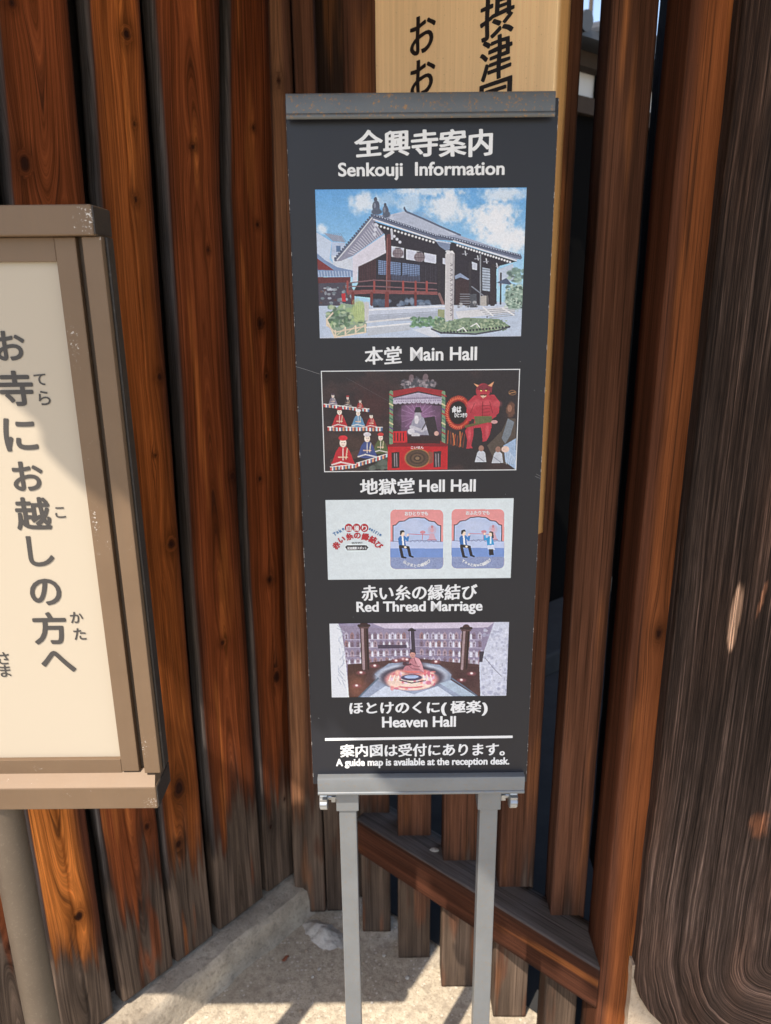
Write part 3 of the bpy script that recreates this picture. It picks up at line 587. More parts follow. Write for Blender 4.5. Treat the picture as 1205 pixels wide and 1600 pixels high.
for x, y, w_ in ((825, 375, 5), (890, 400, 5), (935, 415, 6), (990, 440, 6)): L([(x, y), (x+4, y+22)], w_, (200, 204, 216)); L([(x-14, y+16), (x+12, y+14)], 4, (150, 152, 168))
for x, y in ((358, 170), (408, 186)):
    s_ = 1 if x < 400 else .8
    E_(x, y-62*s_, 9*s_, 12*s_, (66, 72, 90)); E_(x+2, y-26*s_, 19*s_, 30*s_, (74, 82, 102), 1, .15, .2); E_(x+6, y+2, 28*s_, 18*s_, (78, 88, 108), 1, .2, .3); E_(x-4, y-30*s_, 6, 14, (150, 160, 178), .6)
P([(672, 322), (748, 332), (744, 368), (722, 372), (690, 350)], (120, 136, 166)); L([(672, 322), (748, 334)], 7, (190, 204, 226)); E_(735, 378, 12, 8, (200, 205, 212))
L([(427, 300), (424, 600), (418, 668)], 24, (92, 44, 46)); L([(419, 310), (414, 660)], 4, (150, 96, 92)); L([(972, 455), (968, 652)], 26, (44, 36, 42)); L([(905, 395), (905, 700)], 7, (130, 134, 144)); L([(850, 440), (850, 600)], 14, (46, 40, 48)); L([(690, 440), (690, 640)], 14, (40, 34, 42))
P([(795, 520), (845, 515), (845, 660), (775, 655), (775, 530)], (52, 34, 40)); P([(770, 505), (800, 490), (848, 522), (840, 526), (800, 512), (774, 522)], (140, 156, 186)); [L([(800, 600+i*12), (848, 600+i*12)], 5, (120, 120, 130)) for i in range(5)]; P([(860, 430), (888, 440), (888, 475), (862, 470)], (196, 204, 220)); P([(915, 460), (955, 468), (955, 585), (915, 580)], (168, 182, 200)); [L([(915, 470+i*14), (955, 474+i*14)], 3, (80, 84, 98)) for i in range(8)]
L([(860, 560), (925, 610)], 6, (120, 126, 140)); P([(905, 610), (945, 606), (945, 668), (905, 672)], (176, 172, 168)); L([(940, 600), (940, 720)], 6, (44, 44, 52))
for y0, y1 in ((545, 528), (562, 560)): L([(205, y0), (350, y1), (675, y1+16)], 6, (118, 84, 92))
P([(208, 582), (350, 578), (680, 588), (680, 604), (350, 598), (210, 604)], (132, 74, 76)); [L([(x, 536), (x, 590)], 11, (150, 66, 64)) for x in (212, 351, 502, 567, 625)]; [L([(x, 598), (x, 655)], 17, (112, 46, 46)) for x in (240, 338, 566)]; P([(345, 600), (690, 606), (690, 664), (345, 672)], (34, 34, 46)); A1.speck(350, 640, 635, 665, 26, 17, [(96, 118, 146), (64, 80, 104), (130, 148, 172)]); L([(418, 598), (416, 668)], 22, (116, 48, 48)); L([(566, 600), (566, 664)], 13, (112, 46, 46)); L([(690, 600), (712, 655)], 14, (130, 96, 96))
P([(182, 648), (325, 675), (700, 655), (1086, 664), (1086, 700), (790, 728), (320, 740), (185, 690)], (196, 206, 224)); L([(325, 684), (716, 664)], 8, (228, 232, 240)); L([(325, 712), (716, 690)], 3, (140, 150, 168)); P([(325, 716), (716, 694), (716, 735), (325, 745)], (168, 178, 196)); P([(775, 690), (1080, 664), (1086, 690), (790, 728)], (214, 216, 222)); [L([(905+i*12, 684+i*10), (1085, 672+i*9)], 4, (150, 156, 166)) for i in range(5)]
L([(920, 668), (970, 712)], 8, (226, 228, 232)); L([(1020, 672), (1080, 708)], 8, (226, 228, 232)); P([(850, 600), (885, 598), (885, 668), (850, 670)], (70, 74, 84)); A1.speck(780, 900, 640, 668, 14, 8, [(60, 60, 66), (180, 184, 190), (110, 110, 116)])
# garden
P([(1000, 470), (1075, 440), (1085, 520), (1000, 560)], (186, 200, 220)); A1.speck(1050, 1140, 470, 530, 40, 12, [(110, 140, 130), (160, 186, 170), (80, 100, 100)]); E_(1085, 610, 58, 66, (140, 166, 152), 1, .2, .4); A1.speck(1035, 1140, 550, 670, 90, 7, [(96, 124, 110), (196, 214, 200), (70, 92, 84)]); L([(1012, 490), (1010, 650)], 9, (48, 42, 48)); P([(990, 540), (1040, 515), (1068, 545), (1060, 550)], (70, 84, 112))
P([(96, 715), (185, 650), (312, 665), (312, 800), (150, 828)], (136, 160, 140)); A1.speck(110, 300, 660, 770, 90, 11, [(86, 122, 92), (150, 180, 130), (66, 90, 76), (190, 206, 168)]); E_(270, 690, 38, 60, (168, 188, 128), .9, .3, .5); [L([(250+i*5, 745), (240+i*8+(i % 3)*4, 640+(i % 4)*8)], 2.5, (190, 206, 140), .8) for i in range(10)]
P([(300, 645), (324, 645), (320, 740), (302, 740)], (200, 200, 204)); L([(135, 700), (104, 735), (146, 826), (306, 800)], 8, (226, 212, 190)); L([(104, 735), (106, 764), (148, 800), (308, 768)], 7, (214, 196, 172)); [L([(x, y), (x+1, y+34)], 9, (224, 208, 184)) for x, y in ((104, 732), (148, 792), (200, 776), (254, 768), (304, 760))]; [L([(150+i*50, 822-i*9), (200+i*50, 778-i*8)], 4, (220, 204, 180)) for i in range(3)]
P([(312, 775), (535, 752), (542, 786), (318, 818)], (186, 194, 206)); L([(312, 775), (535, 754)], 9, (226, 230, 236)); L([(310, 748), (558, 722)], 10, (216, 218, 222)); A1.speck(545, 718, 722, 770, 130, 9, [(110, 156, 118), (84, 124, 92), (150, 186, 140), (70, 104, 84)]); P([(682, 680), (718, 680), (718, 725), (682, 715)], (150, 158, 118))
P([(548, 785), (640, 770), (700, 826), (660, 828)], (210, 218, 230)); P([(650, 775), (720, 745), (820, 722), (1000, 728), (1058, 765), (1000, 785), (880, 804), (700, 798)], (122, 146, 122)); A1.speck(665, 1040, 735, 790, 260, 6, [(96, 124, 98), (150, 172, 140), (84, 104, 84), (176, 190, 160)]); L([(650, 782), (700, 802), (880, 808), (1000, 788), (1058, 768)], 9, (62, 66, 78)); A1.dots((700, 802), (1055, 770), 22, 6, (44, 48, 58)); [L([(x, y), (x+30, y-16), (x+46, y+4)], 6, (226, 230, 230)) for x, y in ((785, 790), (855, 768))]
P([(722, 392), (770, 388), (766, 735), (720, 738)], (202, 200, 204)); L([(764, 392), (760, 732)], 7, (160, 158, 166)); P([(722, 392), (734, 376), (760, 374), (770, 388)], (222, 222, 226)); [L([(754-6, 440+i*26), (758, 446+i*26), (750, 454+i*26)], 3, (120, 116, 122)) for i in range(11)]; [L([(747, 450+i*26), (759, 449+i*26)], 2, (110, 108, 114)) for i in range(11)]
A1.grain(9, .45); A1.build(off(q, 480, 280, 3.347), tex=.04).data.name = 'main_hall_picture'
# 2 hell hall
q = [(45, 77), (1140, 60), (1117, 612), (65, 627)]; A2 = Art(380, 194, q); P, L, E_ = A2.poly, A2.line, A2.ell
A2.c[:] = (30, 25, 32); A2.put(sst(.45, .8, A2.N(A2.X*.02, A2.Y*.03, 4)), (58, 40, 42), .8); E_(330, 260, 110, 110, (90, 34, 36), .45, .9, .4); E_(250, 480, 160, 60, (70, 48, 40), .5, .8, .4); L([(180, 110), (400, 230), (600, 330)], 1.6, (90, 88, 96), .6)
STR = [(196, 60, 60), (230, 222, 214), (80, 110, 150), (214, 150, 110), (120, 60, 80), (170, 200, 206)]
def shelf(x0, x1, y0, y1, h_):
    n = int((x1-x0)/9)
    for i in range(n):
        a_ = x0+(x1-x0)*i/n; b_ = x0+(x1-x0)*(i+1)/n; ya = y0+(y1-y0)*i/n; yb = y0+(y1-y0)*(i+1)/n; P([(a_, ya), (b_, yb), (b_, yb+h_), (a_, ya+h_)], STR[i % 6])
    L([(x0, y0), (x1, y1)], 4, (236, 230, 224))
def doll(x, y, s_, robe, hat, trim=(230, 225, 220)):
    P([(x-42*s_, y), (x-26*s_, y-48*s_), (x-14*s_, y-66*s_), (x+14*s_, y-66*s_), (x+26*s_, y-48*s_), (x+44*s_, y)], robe); E_(x, y-6*s_, 44*s_, 14*s_, robe); L([(x-40*s_, y), (x-8*s_, y-10*s_), (x+40*s_, y)], 6*s_, trim, .8); L([(x, y-60*s_), (x, y-18*s_)], 4*s_, trim, .8); L([(x-16*s_, y-28*s_), (x+16*s_, y-28*s_)], 5*s_, (230, 190, 160), .9)
    E_(x, y-80*s_, 13*s_, 17*s_, (240, 220, 206)); E_(x, y-98*s_, 17*s_, 10*s_, hat); L([(x-5*s_, y-82*s_), (x-3*s_, y-82*s_)], 2.5, (50, 30, 30)); L([(x+3*s_, y-82*s_), (x+6*s_, y-82*s_)], 2.5, (50, 30, 30)); L([(x-3*s_, y-72*s_), (x+3*s_, y-72*s_)], 2, (180, 60, 60)); P([(x+8*s_, y-20*s_), (x+14*s_, y-62*s_), (x+18*s_, y-62*s_), (x+13*s_, y-20*s_)], (226, 212, 180), .8)
shelf(58, 308, 256, 282, 17); [doll(*d) for d in ((108, 258, .58, (120, 112, 130), (60, 44, 60)), (190, 264, .52, (60, 52, 56), (150, 40, 50)), (258, 280, .5, (150, 36, 40), (60, 40, 40)))]
shelf(80, 382, 382, 382, 22); [doll(*d) for d in ((145, 378, .98, (176, 30, 44), (160, 40, 54)), (248, 376, .86, (92, 140, 176), (226, 226, 230)), (320, 380, .72, (170, 28, 40), (50, 34, 40)))]
P([(95, 590), (410, 510), (410, 470), (330, 480), (95, 560)], (70, 48, 44)); doll(372, 520, 1.0, (78, 92, 54), (190, 50, 50)); doll(298, 545, 1.25, (54, 72, 130), (210, 204, 210)); doll(165, 590, 1.5, (186, 26, 42), (206, 40, 52)); shelf(95, 240, 602, 586, 20); shelf(240, 410, 580, 528, 22); P([(290, 612), (410, 545), (410, 612)], (64, 74, 66)); A2.speck(300, 400, 570, 610, 14, 14, [(90, 100, 92), (50, 56, 52)])
P([(440, 215), (735, 215), (735, 470), (440, 470)], (44, 34, 44)); P([(486, 262), (705, 262), (705, 420), (486, 420)], (86, 60, 86)); E_(580, 320, 90, 90, (150, 104, 150), .7, .6, .3); [L([(580, 320), (580+95*math.cos(a_), 320+95*math.sin(a_))], 3, (186, 150, 190), .5) for a_ in np.arange(0, 6.3, .35)]
E_(580, 150, 95, 38, (74, 74, 84), 1, .2, .5); [E_(x, y, 15, 22, (110, 92, 100), 1, .2, .4) for x, y in ((540, 112), (620, 110))]; A2.speck(490, 670, 120, 165, 60, 8, [(130, 120, 128), (60, 62, 72), (160, 150, 156)])
P([(420, 215), (440, 182), (580, 158), (715, 178), (738, 212), (715, 212), (580, 182), (445, 216)], (150, 34, 44)); P([(440, 222), (580, 190), (712, 215), (712, 244), (580, 240), (440, 252)], (176, 166, 190)); [E_(455+i*25, 236-abs(5-i)*-1.5, 13, 12, (196, 188, 208), .9) for i in range(11)]; [A2.dots((452, 226), (700, 218), 22, 6, (120, 108, 132), .6), A2.dots((460, 240), (700, 234), 20, 4, (110, 98, 124), .6)]
for x in (430, 719): L([(x, 190), (x, 470)], 20, (110, 140, 110)); [L([(x-8, 200+i*26), (x+8, 210+i*26)], 8, [(150, 50, 56), (60, 110, 90), (200, 190, 150), (90, 70, 120)][i % 4]) for i in range(10)]
P([(525, 420), (545, 350), (560, 322), (600, 322), (640, 355), (650, 425)], (150, 150, 168)); E_(577, 322, 20, 28, (170, 166, 180)); P([(556, 300), (566, 270), (590, 270), (602, 300)], (44, 40, 48)); E_(570, 340, 12, 24, (214, 210, 218)); L([(540, 380), (600, 400), (640, 376)], 18, (190, 188, 200)); P([(610, 330), (670, 320), (690, 420), (640, 430)], (40, 34, 42)); E_(540, 405, 20, 16, (206, 204, 212)); E_(565, 425, 24, 14, (196, 194, 200)); L([(600, 395), (625, 350)], 6, (60, 50, 50)); E_(680, 415, 13, 13, (206, 160, 150))
P([(412, 480), (520, 455), (700, 455), (742, 478), (740, 612), (410, 618)], (186, 22, 34)); P([(412, 480), (520, 455), (700, 455), (742, 478), (740, 486), (412, 490)], (120, 18, 30)); P([(440, 405), (515, 402), (520, 465), (440, 468)], (196, 28, 40)); [L([(450+i*16, 415), (450+i*16, 455)], 6, (60, 20, 26)) for i in range(4)]; P([(520, 430), (700, 430), (700, 470), (520, 470)], (40, 22, 28), .9)
P([(432, 520), (476, 518), (476, 605), (434, 607)], (40, 26, 32)); P([(664, 514), (706, 512), (704, 598), (664, 602)], (44, 34, 42)); [L([(x, 528), (x+2, 596)], 6, (170, 160, 168), .7) for x in (448, 460, 676, 690)]
E_(575, 552, 72, 54, (196, 160, 90)); E_(575, 552, 67, 50, (66, 48, 40)); [E_(575, 552, r, r*.74, c) for r, c in ((58, (86, 64, 52)), (46, (60, 44, 38)), (34, (96, 72, 56)), (22, (60, 44, 40)), (12, (130, 104, 80)))]; P([(636, 512), (662, 520), (660, 575), (640, 585)], (120, 80, 60), .8)
[E_(800, 300, r, r*1.28, c, 1, .06, .05) for r, c in ((74, (150, 30, 30)), (66, (196, 70, 50)), (58, (140, 28, 30)), (50, (14, 12, 16)))]; [L([(800+56*math.cos(a_), 300+74*math.sin(a_)), (800+72*math.cos(a_+.15), 300+92*math.sin(a_+.15))], 3, (236, 130, 90), .8) for a_ in np.arange(1.2, 5.2, .16)]
[L([(745+i*13, 400+((i*37) % 30)), (740+i*11+(i % 3)*9, 470+((i*53) % 50))], 6, [(190, 80, 40), (120, 50, 36), (214, 130, 70)][i % 3], .8) for i in range(8)]
RED, RD, RL = (176, 44, 60), (110, 22, 36), (220, 96, 104)
P([(852, 240), (890, 205), (1000, 200), (1030, 240), (1010, 320), (985, 335), (880, 335), (860, 320)], RED); P([(852, 240), (880, 235), (890, 300), (870, 345), (850, 345), (845, 300)], RED); P([(1005, 220), (1030, 245), (1025, 300), (975, 345), (960, 330), (1000, 290)], RED); P([(890, 335), (985, 335), (985, 380), (950, 440), (945, 460), (925, 380), (885, 385)], RED); P([(850, 380), (885, 370), (885, 420), (872, 480), (880, 495), (845, 498), (850, 450), (838, 400)], RED); P([(930, 370), (985, 365), (975, 420), (955, 455), (935, 460)], RED)
E_(938, 180, 40, 42, RED); P([(905, 160), (940, 140), (990, 150), (985, 190), (965, 175), (905, 175)], (120, 34, 50)); [P(p_, (214, 150, 110)) for p_ in ([(905, 158), (886, 138), (915, 148)], [(965, 150), (1000, 126), (985, 156)])]; L([(918, 168), (932, 174)], 4, (60, 10, 20)); L([(948, 173), (962, 167)], 4, (60, 10, 20)); E_(927, 178, 4, 3, (240, 220, 120)); E_(954, 177, 4, 3, (240, 220, 120)); L([(925, 202), (955, 202)], 7, (70, 10, 20)); L([(926, 207), (932, 212), (938, 206), (946, 212), (954, 206)], 4, (236, 214, 170)); P([(925, 205), (950, 205), (938, 222)], (214, 180, 160), .8)
[E_(x, y, 26, 18, RL, .5, .5) for x, y in ((905, 245), (960, 245), (870, 260), (1015, 250))]; [L([(930, 262+i*18), (975, 258+i*18)], 3, RD, .8) for i in range(4)]; L([(936, 240), (934, 325)], 4, RD, .8); L([(868, 300), (890, 250)], 3, RD); L([(990, 300), (975, 240)], 3, RD); E_(960, 400, 10, 36, RL, .5, .5); E_(862, 420, 9, 36, RL, .5, .5)
P([(835, 370), (945, 345), (950, 356), (840, 384)], (96, 84, 50)); P([(888, 320), (985, 318), (990, 352), (895, 360)], (90, 96, 60)); E_(1000, 350, 18, 10, (200, 150, 150))
P([(960, 480), (1040, 400), (1075, 330), (1118, 330), (1118, 600), (1000, 560)], (74, 64, 58)); P([(1075, 330), (1110, 350), (1090, 420), (1060, 470), (1040, 440)], (110, 120, 130)); E_(1090, 280, 26, 40, (96, 62, 50), 1, .2, .3); E_(1085, 275, 12, 20, (150, 104, 84)); P([(1050, 480), (1118, 440), (1118, 612), (1060, 570)], (150, 176, 206)); [L([(1060+i*9, 490+i*10), (1066+i*11, 580)], 4, (206, 220, 236), .7) for i in range(6)]
for x, y in ((925, 560), (1018, 565)): P([(x-34, y+12), (x-20, y-40), (x, y-62), (x+24, y-40), (x+30, y+10)], (190, 196, 206)); E_(x+2, y-64, 15, 17, (150, 110, 96)); L([(x-20, y-20), (x+16, y+6)], 5, (110, 116, 130), .7)
E_(1100, 188, 22, 15, (130, 90, 60), .8); E_(1100, 188, 17, 10, (40, 26, 28)); L([(1084, 192), (1116, 184)], 3, (190, 140, 90)); E_(1060, 500, 22, 18, (220, 190, 176))
A2.grain(7, .5); A2.build(off(q, 490, 560, 3.544), border=.0011).data.name = 'hell_hall_picture'
bl('命は', 706, 721, 634, 645, .03, brush=.01, rise=.1).location.y = -.0002; bl('ひとつきり', 710, 730, 645, 652, .03).location.y = -.0002; bl('こいせん', 642, 662, 697, 701, .03).location.y = -.0002
# 3 red thread
q = [(67, 42), (1108, 27), (1092, 470), (80, 482)]; A3 = Art(360, 155, q); P, L, E_ = A3.poly, A3.line, A3.ell
A3.c[:] = (214, 226, 230)
def rrect(x0, x1, y0, y1, r, n=6): return [(cx+r*math.cos(a), cy+r*math.sin(a)) for cx, cy, s_ in ((x1-r, y0+r, -90), (x1-r, y1-r, 0), (x0+r, y1-r, 90), (x0+r, y0+r, 180)) for a in [R_(s_+90*i/n) for i in range(n+1)]]
def card(x0, y0, two):
    X = lambda d: x0+d; Yy = lambda d: y0+d
    P(rrect(X(0), X(291), Yy(0), Yy(326), 26), (226, 146, 146))
    arch = [(X(14), Yy(190)), (X(14), Yy(88)), (X(30), Yy(84)), (X(48), Yy(66)), (X(78), Yy(62)), (X(104), Yy(46)), (X(146), Yy(42)), (X(190), Yy(46)), (X(214), Yy(62)), (X(244), Yy(66)), (X(262), Yy(84)), (X(277), Yy(88)), (X(277), Yy(190))]
    P(arch, (176, 194, 228)); L(arch, 5, (36, 32, 44)); E_(X(120), Yy(90), 60, 30, (196, 206, 232), .6, .6, .5); E_(X(190), Yy(110), 60, 34, (190, 204, 234), .6, .6, .5)
    P(rrect(X(0), X(291), Yy(180), Yy(326), 26), (134, 150, 190)); P([(X(0), Yy(176)), (X(291), Yy(176)), (X(291), Yy(215)), (X(0), Yy(215))], (186, 202, 236)); P([(X(0), Yy(213)), (X(291), Yy(213)), (X(291), Yy(262)), (X(0), Yy(262))], (112, 146, 208)); A3.speck(X(8), X(284), Yy(266), Yy(318), 200, 3, [(110, 124, 170), (150, 164, 200)], .7); L([(X(4), Yy(172)), (X(60), Yy(178)), (X(150), Yy(168)), (X(286), Yy(176))], 3, (120, 124, 160))
    [L([(X(110+i*26), Yy(178)), (X(122+i*26), Yy(168)), (X(134+i*26), Yy(178))], 2, (110, 116, 160)) for i in range(6)]
    L([(X(98), Yy(134)), (X(225), Yy(138))], 2.4, (206, 60, 70)); E_(X(230), Yy(112), 11, 14, (214, 170, 184)); E_(X(230), Yy(94), 7, 8, (180, 120, 130)); E_(X(230), Yy(112), 24, 26, (206, 150, 164), .35); P([(X(208), Yy(166)), (X(220), Yy(130)), (X(240), Yy(130)), (X(252), Yy(166))], (206, 164, 180)); L([(X(206), Yy(166)), (X(254), Yy(166))], 5, (170, 110, 130)); [L([(X(176), Yy(165)), (X(178), Yy(130))], 3, (206, 90, 100)), E_(X(178), Yy(124), 15, 9, (214, 120, 130), .8)]
    P([(X(46), Yy(190)), (X(42), Yy(160)), (X(52), Yy(146)), (X(78), Yy(144)), (X(86), Yy(200)), (X(50), Yy(204))], (40, 106, 176)); P([(X(62), Yy(146)), (X(72), Yy(146)), (X(76), Yy(198)), (X(66), Yy(198))], (236, 238, 240)); L([(X(78), Yy(152)), (X(94), Yy(168)), (X(98), Yy(146))], 12, (40, 120, 190)); E_(X(96), Yy(140), 6, 7, (240, 210, 190)); E_(X(66), Yy(132), 12, 15, (240, 210, 190)); P([(X(52), Yy(138)), (X(54), Yy(116)), (X(72), Yy(112)), (X(80), Yy(124)), (X(66), Yy(124)), (X(58), Yy(140))], (22, 20, 28)); L([(X(54), Yy(202)), (X(98), Yy(208)), (X(108), Yy(250))], 16, (30, 28, 36)); L([(X(54), Yy(204)), (X(66), Yy(258))], 16, (30, 28, 36)); L([(X(64), Yy(262)), (X(84), Yy(264))], 9, (14, 14, 18)); L([(X(106), Yy(254)), (X(124), Yy(260))], 9, (14, 14, 18)); E_(X(82), Yy(206), 7, 6, (240, 210, 190))
    if two:
        P([(X(196), Yy(200)), (X(194), Yy(160)), (X(206), Yy(148)), (X(226), Yy(150)), (X(236), Yy(196)), (X(216), Yy(204))], (30, 150, 210)); L([(X(206), Yy(160)), (X(184), Yy(166)), (X(182), Yy(142))], 12, (30, 150, 210)); E_(X(182), Yy(136), 6, 7, (240, 210, 190)); E_(X(216), Yy(136), 11, 14, (240, 210, 190)); P([(X(206), Yy(128)), (X(216), Yy(120)), (X(230), Yy(126)), (X(234), Yy(158)), (X(224), Yy(160)), (X(222), Yy(130))], (24, 20, 26)); P([(X(198), Yy(198)), (X(232), Yy(196)), (X(240), Yy(224)), (X(200), Yy(222))], (206, 216, 240)); P([(X(206), Yy(220)), (X(230), Yy(220)), (X(234), Yy(252)), (X(208), Yy(254))], (24, 22, 28)); P([(X(212), Yy(150)), (X(220), Yy(150)), (X(220), Yy(190)), (X(212), Yy(190))], (236, 240, 244))
card(425, 94, False); card(763, 90, True)
P([(176, 300), (188, 290), (292, 290), (304, 302), (292, 318), (188, 319)], (50, 48, 54)); [E_(x, 195, 22, 23, (176, 24, 40)) for x in (196, 239, 282)]
A3.grain(1.5, .4); A3.build(off(q, 490, 770, 3.544), tex=.03).data.name = 'red_thread_picture'
M['ink_red'] = flat_mat('red_print', (.42, .02, .03), .4, .4); M['ink_blue'] = flat_mat('blue_print', (.04, .16, .36), .4, .4); M['ink_dark'] = flat_mat('dark_print', (.05, .05, .055), .4, .4)
LY = -.0007
def cb(x, y): return bd(x/3.544+490, y/3.544+770)
def arc(txt, pts, size, mat, off_=.03, sq=1.):          # characters along a bent line, crop pixels
    n = len(txt); P_ = np.array(pts, float); d = np.r_[0, np.cumsum(np.hypot(*np.diff(P_, axis=0).T))]
    V, F, k = [], [], 0
    for i, c in enumerate(txt):
        s_ = d[-1]*(i+.5)/n; x, y = np.interp(s_, d, P_[:, 0]), np.interp(s_, d, P_[:, 1]); x2, y2 = np.interp(min(s_+3, d[-1]), d, P_[:, 0]), np.interp(min(s_+3, d[-1]), d, P_[:, 1]); x1, y1 = np.interp(max(s_-3, 0), d, P_[:, 0]), np.interp(max(s_-3, 0), d, P_[:, 1])
        a_ = -math.atan2(y2-y1, x2-x1); v, f = G1(c, off_, sq); v = (v-(v.min(0)+v.max(0))/2)*size/3.544*.00082
        v = v @ np.array([[math.cos(a_), math.sin(a_)], [-math.sin(a_), math.cos(a_)]])+np.array(cb(x, y)); V.append(v); F += [tuple(j+k for j in q_) for q_ in f]; k += len(v)
    return letter_obj(np.concatenate(V), F, mat, info, LY, bold=bw(txt, size/3.544*.00082, off_, .9))
def cl(txt, x0, x1, y0, y1, off_, mat): return bl(txt, x0/3.544+490, x1/3.544+490, y0/3.544+770, y1/3.544+770, off_, mat=mat)
arc('赤い糸の縁結び', [(112, 308), (150, 262), (200, 240), (245, 236), (295, 244), (340, 264), (376, 306)], 42, M['ink_red'], .034)
arc('Take', [(110, 232), (172, 196)], 27, M['ink_blue'], .02); arc('selfie', [(306, 196), (376, 236)], 25, M['ink_blue'], .02)
for c_, x in (('自', 196), ('撮', 239), ('り', 282)): cl(c_, x-14, x+14, 181, 210, .018, IW)
cl('記念撮影スポット', 188, 294, 297, 313, .03, IW); cl('SELFIE SPOT', 212, 272, 272, 281, .02, M['ink_dark']); cl('おひとりでも', 505, 634, 103, 125, .03, IW); cl('おふたりでも', 843, 975, 99, 121, .03, IW)
arc('仏さまとの縁結び', [(498, 378), (530, 396), (570, 404), (610, 396), (646, 372)], 21, IW, .025); arc('YouとMeの縁結び', [(822, 372), (860, 394), (902, 402), (945, 392), (980, 368)], 21, IW, .025)
LY = -.0005
# 4 heaven hall
q = [(90, 50), (1082, 42), (1068, 448), (100, 460)]; A4 = Art(340, 142, q); P, L, E_ = A4.poly, A4.line, A4.ell
A4.c[:] = (150, 142, 172); P([(140, 50), (1000, 45), (960, 75), (600, 78), (400, 78), (330, 50)], (206, 196, 216)); P([(150, 60), (400, 78), (550, 85), (550, 250), (400, 265), (190, 275)], (142, 132, 158)); P([(550, 85), (980, 72), (930, 270), (760, 270), (560, 240)], (136, 126, 154))
rs_ = np.random.RandomState(4)
for r_ in range(4):
    for i in range(24):
        x = 185+i*32; 
        if 525 < x < 580: continue
        y = 110+r_*44+abs(550-x)*(.0 if r_ < 2 else .03); c_ = [(176, 150, 160), (150, 110, 110), (196, 190, 210), (120, 100, 120)][rs_.randint(4)]
        P([(x-11, y+26), (x-11, y), (x, y-14), (x+11, y), (x+11, y+26)], c_, .75); E_(x, y+6, 5, 6, (100, 80, 92), .8); P([(x-6, y+24), (x, y+8), (x+6, y+24)], (90, 72, 86), .7)
        if rs_.rand() < .45: P([(x+10, y+8), (x+16, y-6), (x+22, y+8), (x+24, y+28), (x+10, y+28)], (226, 230, 244), .9)
    L([(180, 140+r_*44), (550, 136+r_*40)], 3, (206, 200, 220), .7); L([(550, 136+r_*40), (930, 142+r_*44)], 3, (196, 190, 212), .7)
P([(360, 168), (520, 168), (520, 186), (360, 188)], (58, 48, 70), .9); P([(195, 278), (400, 255), (560, 240), (760, 262), (930, 276), (925, 455), (200, 460)], (74, 48, 50)); P([(190, 275), (300, 268), (300, 330), (240, 460), (195, 460)], (66, 40, 38)); E_(240, 400, 50, 60, (150, 90, 70), .6, .8, .3); E_(850, 340, 70, 70, (60, 34, 40), .8, .6)
P([(88, 48), (140, 50), (160, 100), (180, 250), (198, 462), (88, 465)], (226, 232, 240)); [L([(120+rs_.randint(60), 60+i*16), (140+rs_.randint(40), 80+i*17)], 5, (176, 186, 204), .7) for i in range(20)]; P([(1000, 42), (1085, 42), (1075, 450), (925, 452), (918, 270), (960, 160)], (202, 208, 226)); A4.speck(930, 1075, 80, 440, 120, 9, [(176, 182, 206), (222, 226, 240), (156, 162, 188)], .6); L([(950, 240), (1000, 300), (1040, 340)], 3, (110, 112, 130)); P([(918, 205), (945, 205), (935, 262), (918, 262)], (50, 44, 60))
P([(245, 462), (360, 350), (340, 330), (420, 270), (550, 262), (700, 278), (765, 330), (760, 360), (900, 450), (880, 462)], (150, 164, 190)); E_(550, 340, 212, 78, (120, 134, 160)); E_(550, 338, 200, 70, (190, 200, 218)); E_(548, 348, 180, 66, (70, 66, 84)); P([(300, 462), (400, 395), (560, 440), (690, 395), (790, 462)], (206, 218, 236)); P([(700, 380), (760, 362), (900, 448), (840, 460)], (170, 190, 210)); L([(360, 352), (300, 410), (250, 460)], 9, (84, 104, 124)); L([(765, 350), (840, 400), (905, 448)], 8, (90, 104, 126))
E_(545, 358, 148, 62, (224, 150, 150)); E_(540, 375, 130, 44, (246, 216, 200)); A4.speck(420, 670, 315, 410, 70, 12, [(240, 130, 130), (250, 236, 220), (200, 90, 120), (250, 190, 170), (230, 200, 236)], .7); E_(545, 348, 60, 18, (70, 62, 96)); E_(545, 344, 40, 10, (170, 190, 230)); L([(480, 362), (545, 378), (620, 364)], 6, (60, 50, 70)); [L([(430+i*22, 338), (420+i*22, 366)], 6, (250, 236, 226)) for i in range(3)]; [L([(610+i*20, 334), (616+i*20, 362)], 6, (250, 236, 226)) for i in range(3)]; E_(540, 398, 70, 10, (220, 110, 120), .8); E_(540, 390, 66, 9, (246, 220, 206))
E_(552, 285, 66, 44, (60, 44, 58), .75, .4); E_(560, 312, 66, 12, (232, 120, 116), .9, .4)
P([(496, 308), (508, 288), (530, 272), (538, 248), (560, 232), (588, 244), (604, 275), (616, 322), (580, 312), (540, 312)], (188, 122, 134)); P([(560, 236), (588, 246), (604, 278), (614, 318), (590, 300), (572, 262)], (214, 156, 166)); L([(536, 268), (560, 284), (592, 288)], 3, (110, 62, 78)); L([(530, 284), (552, 300), (590, 304)], 3, (120, 66, 82)); L([(560, 240), (570, 270)], 3, (120, 70, 84)); L([(504, 268), (520, 278), (540, 276)], 10, (84, 46, 60)); E_(508, 272, 12, 9, (70, 40, 52))
E_(551, 220, 16, 20, (206, 150, 142)); P([(535, 218), (538, 200), (552, 194), (568, 202), (569, 224), (562, 212), (545, 208)], (70, 42, 52)); L([(545, 222), (550, 222)], 2, (90, 50, 56)); L([(556, 222), (561, 222)], 2, (90, 50, 56)); L([(549, 232), (556, 232)], 2, (150, 70, 76))
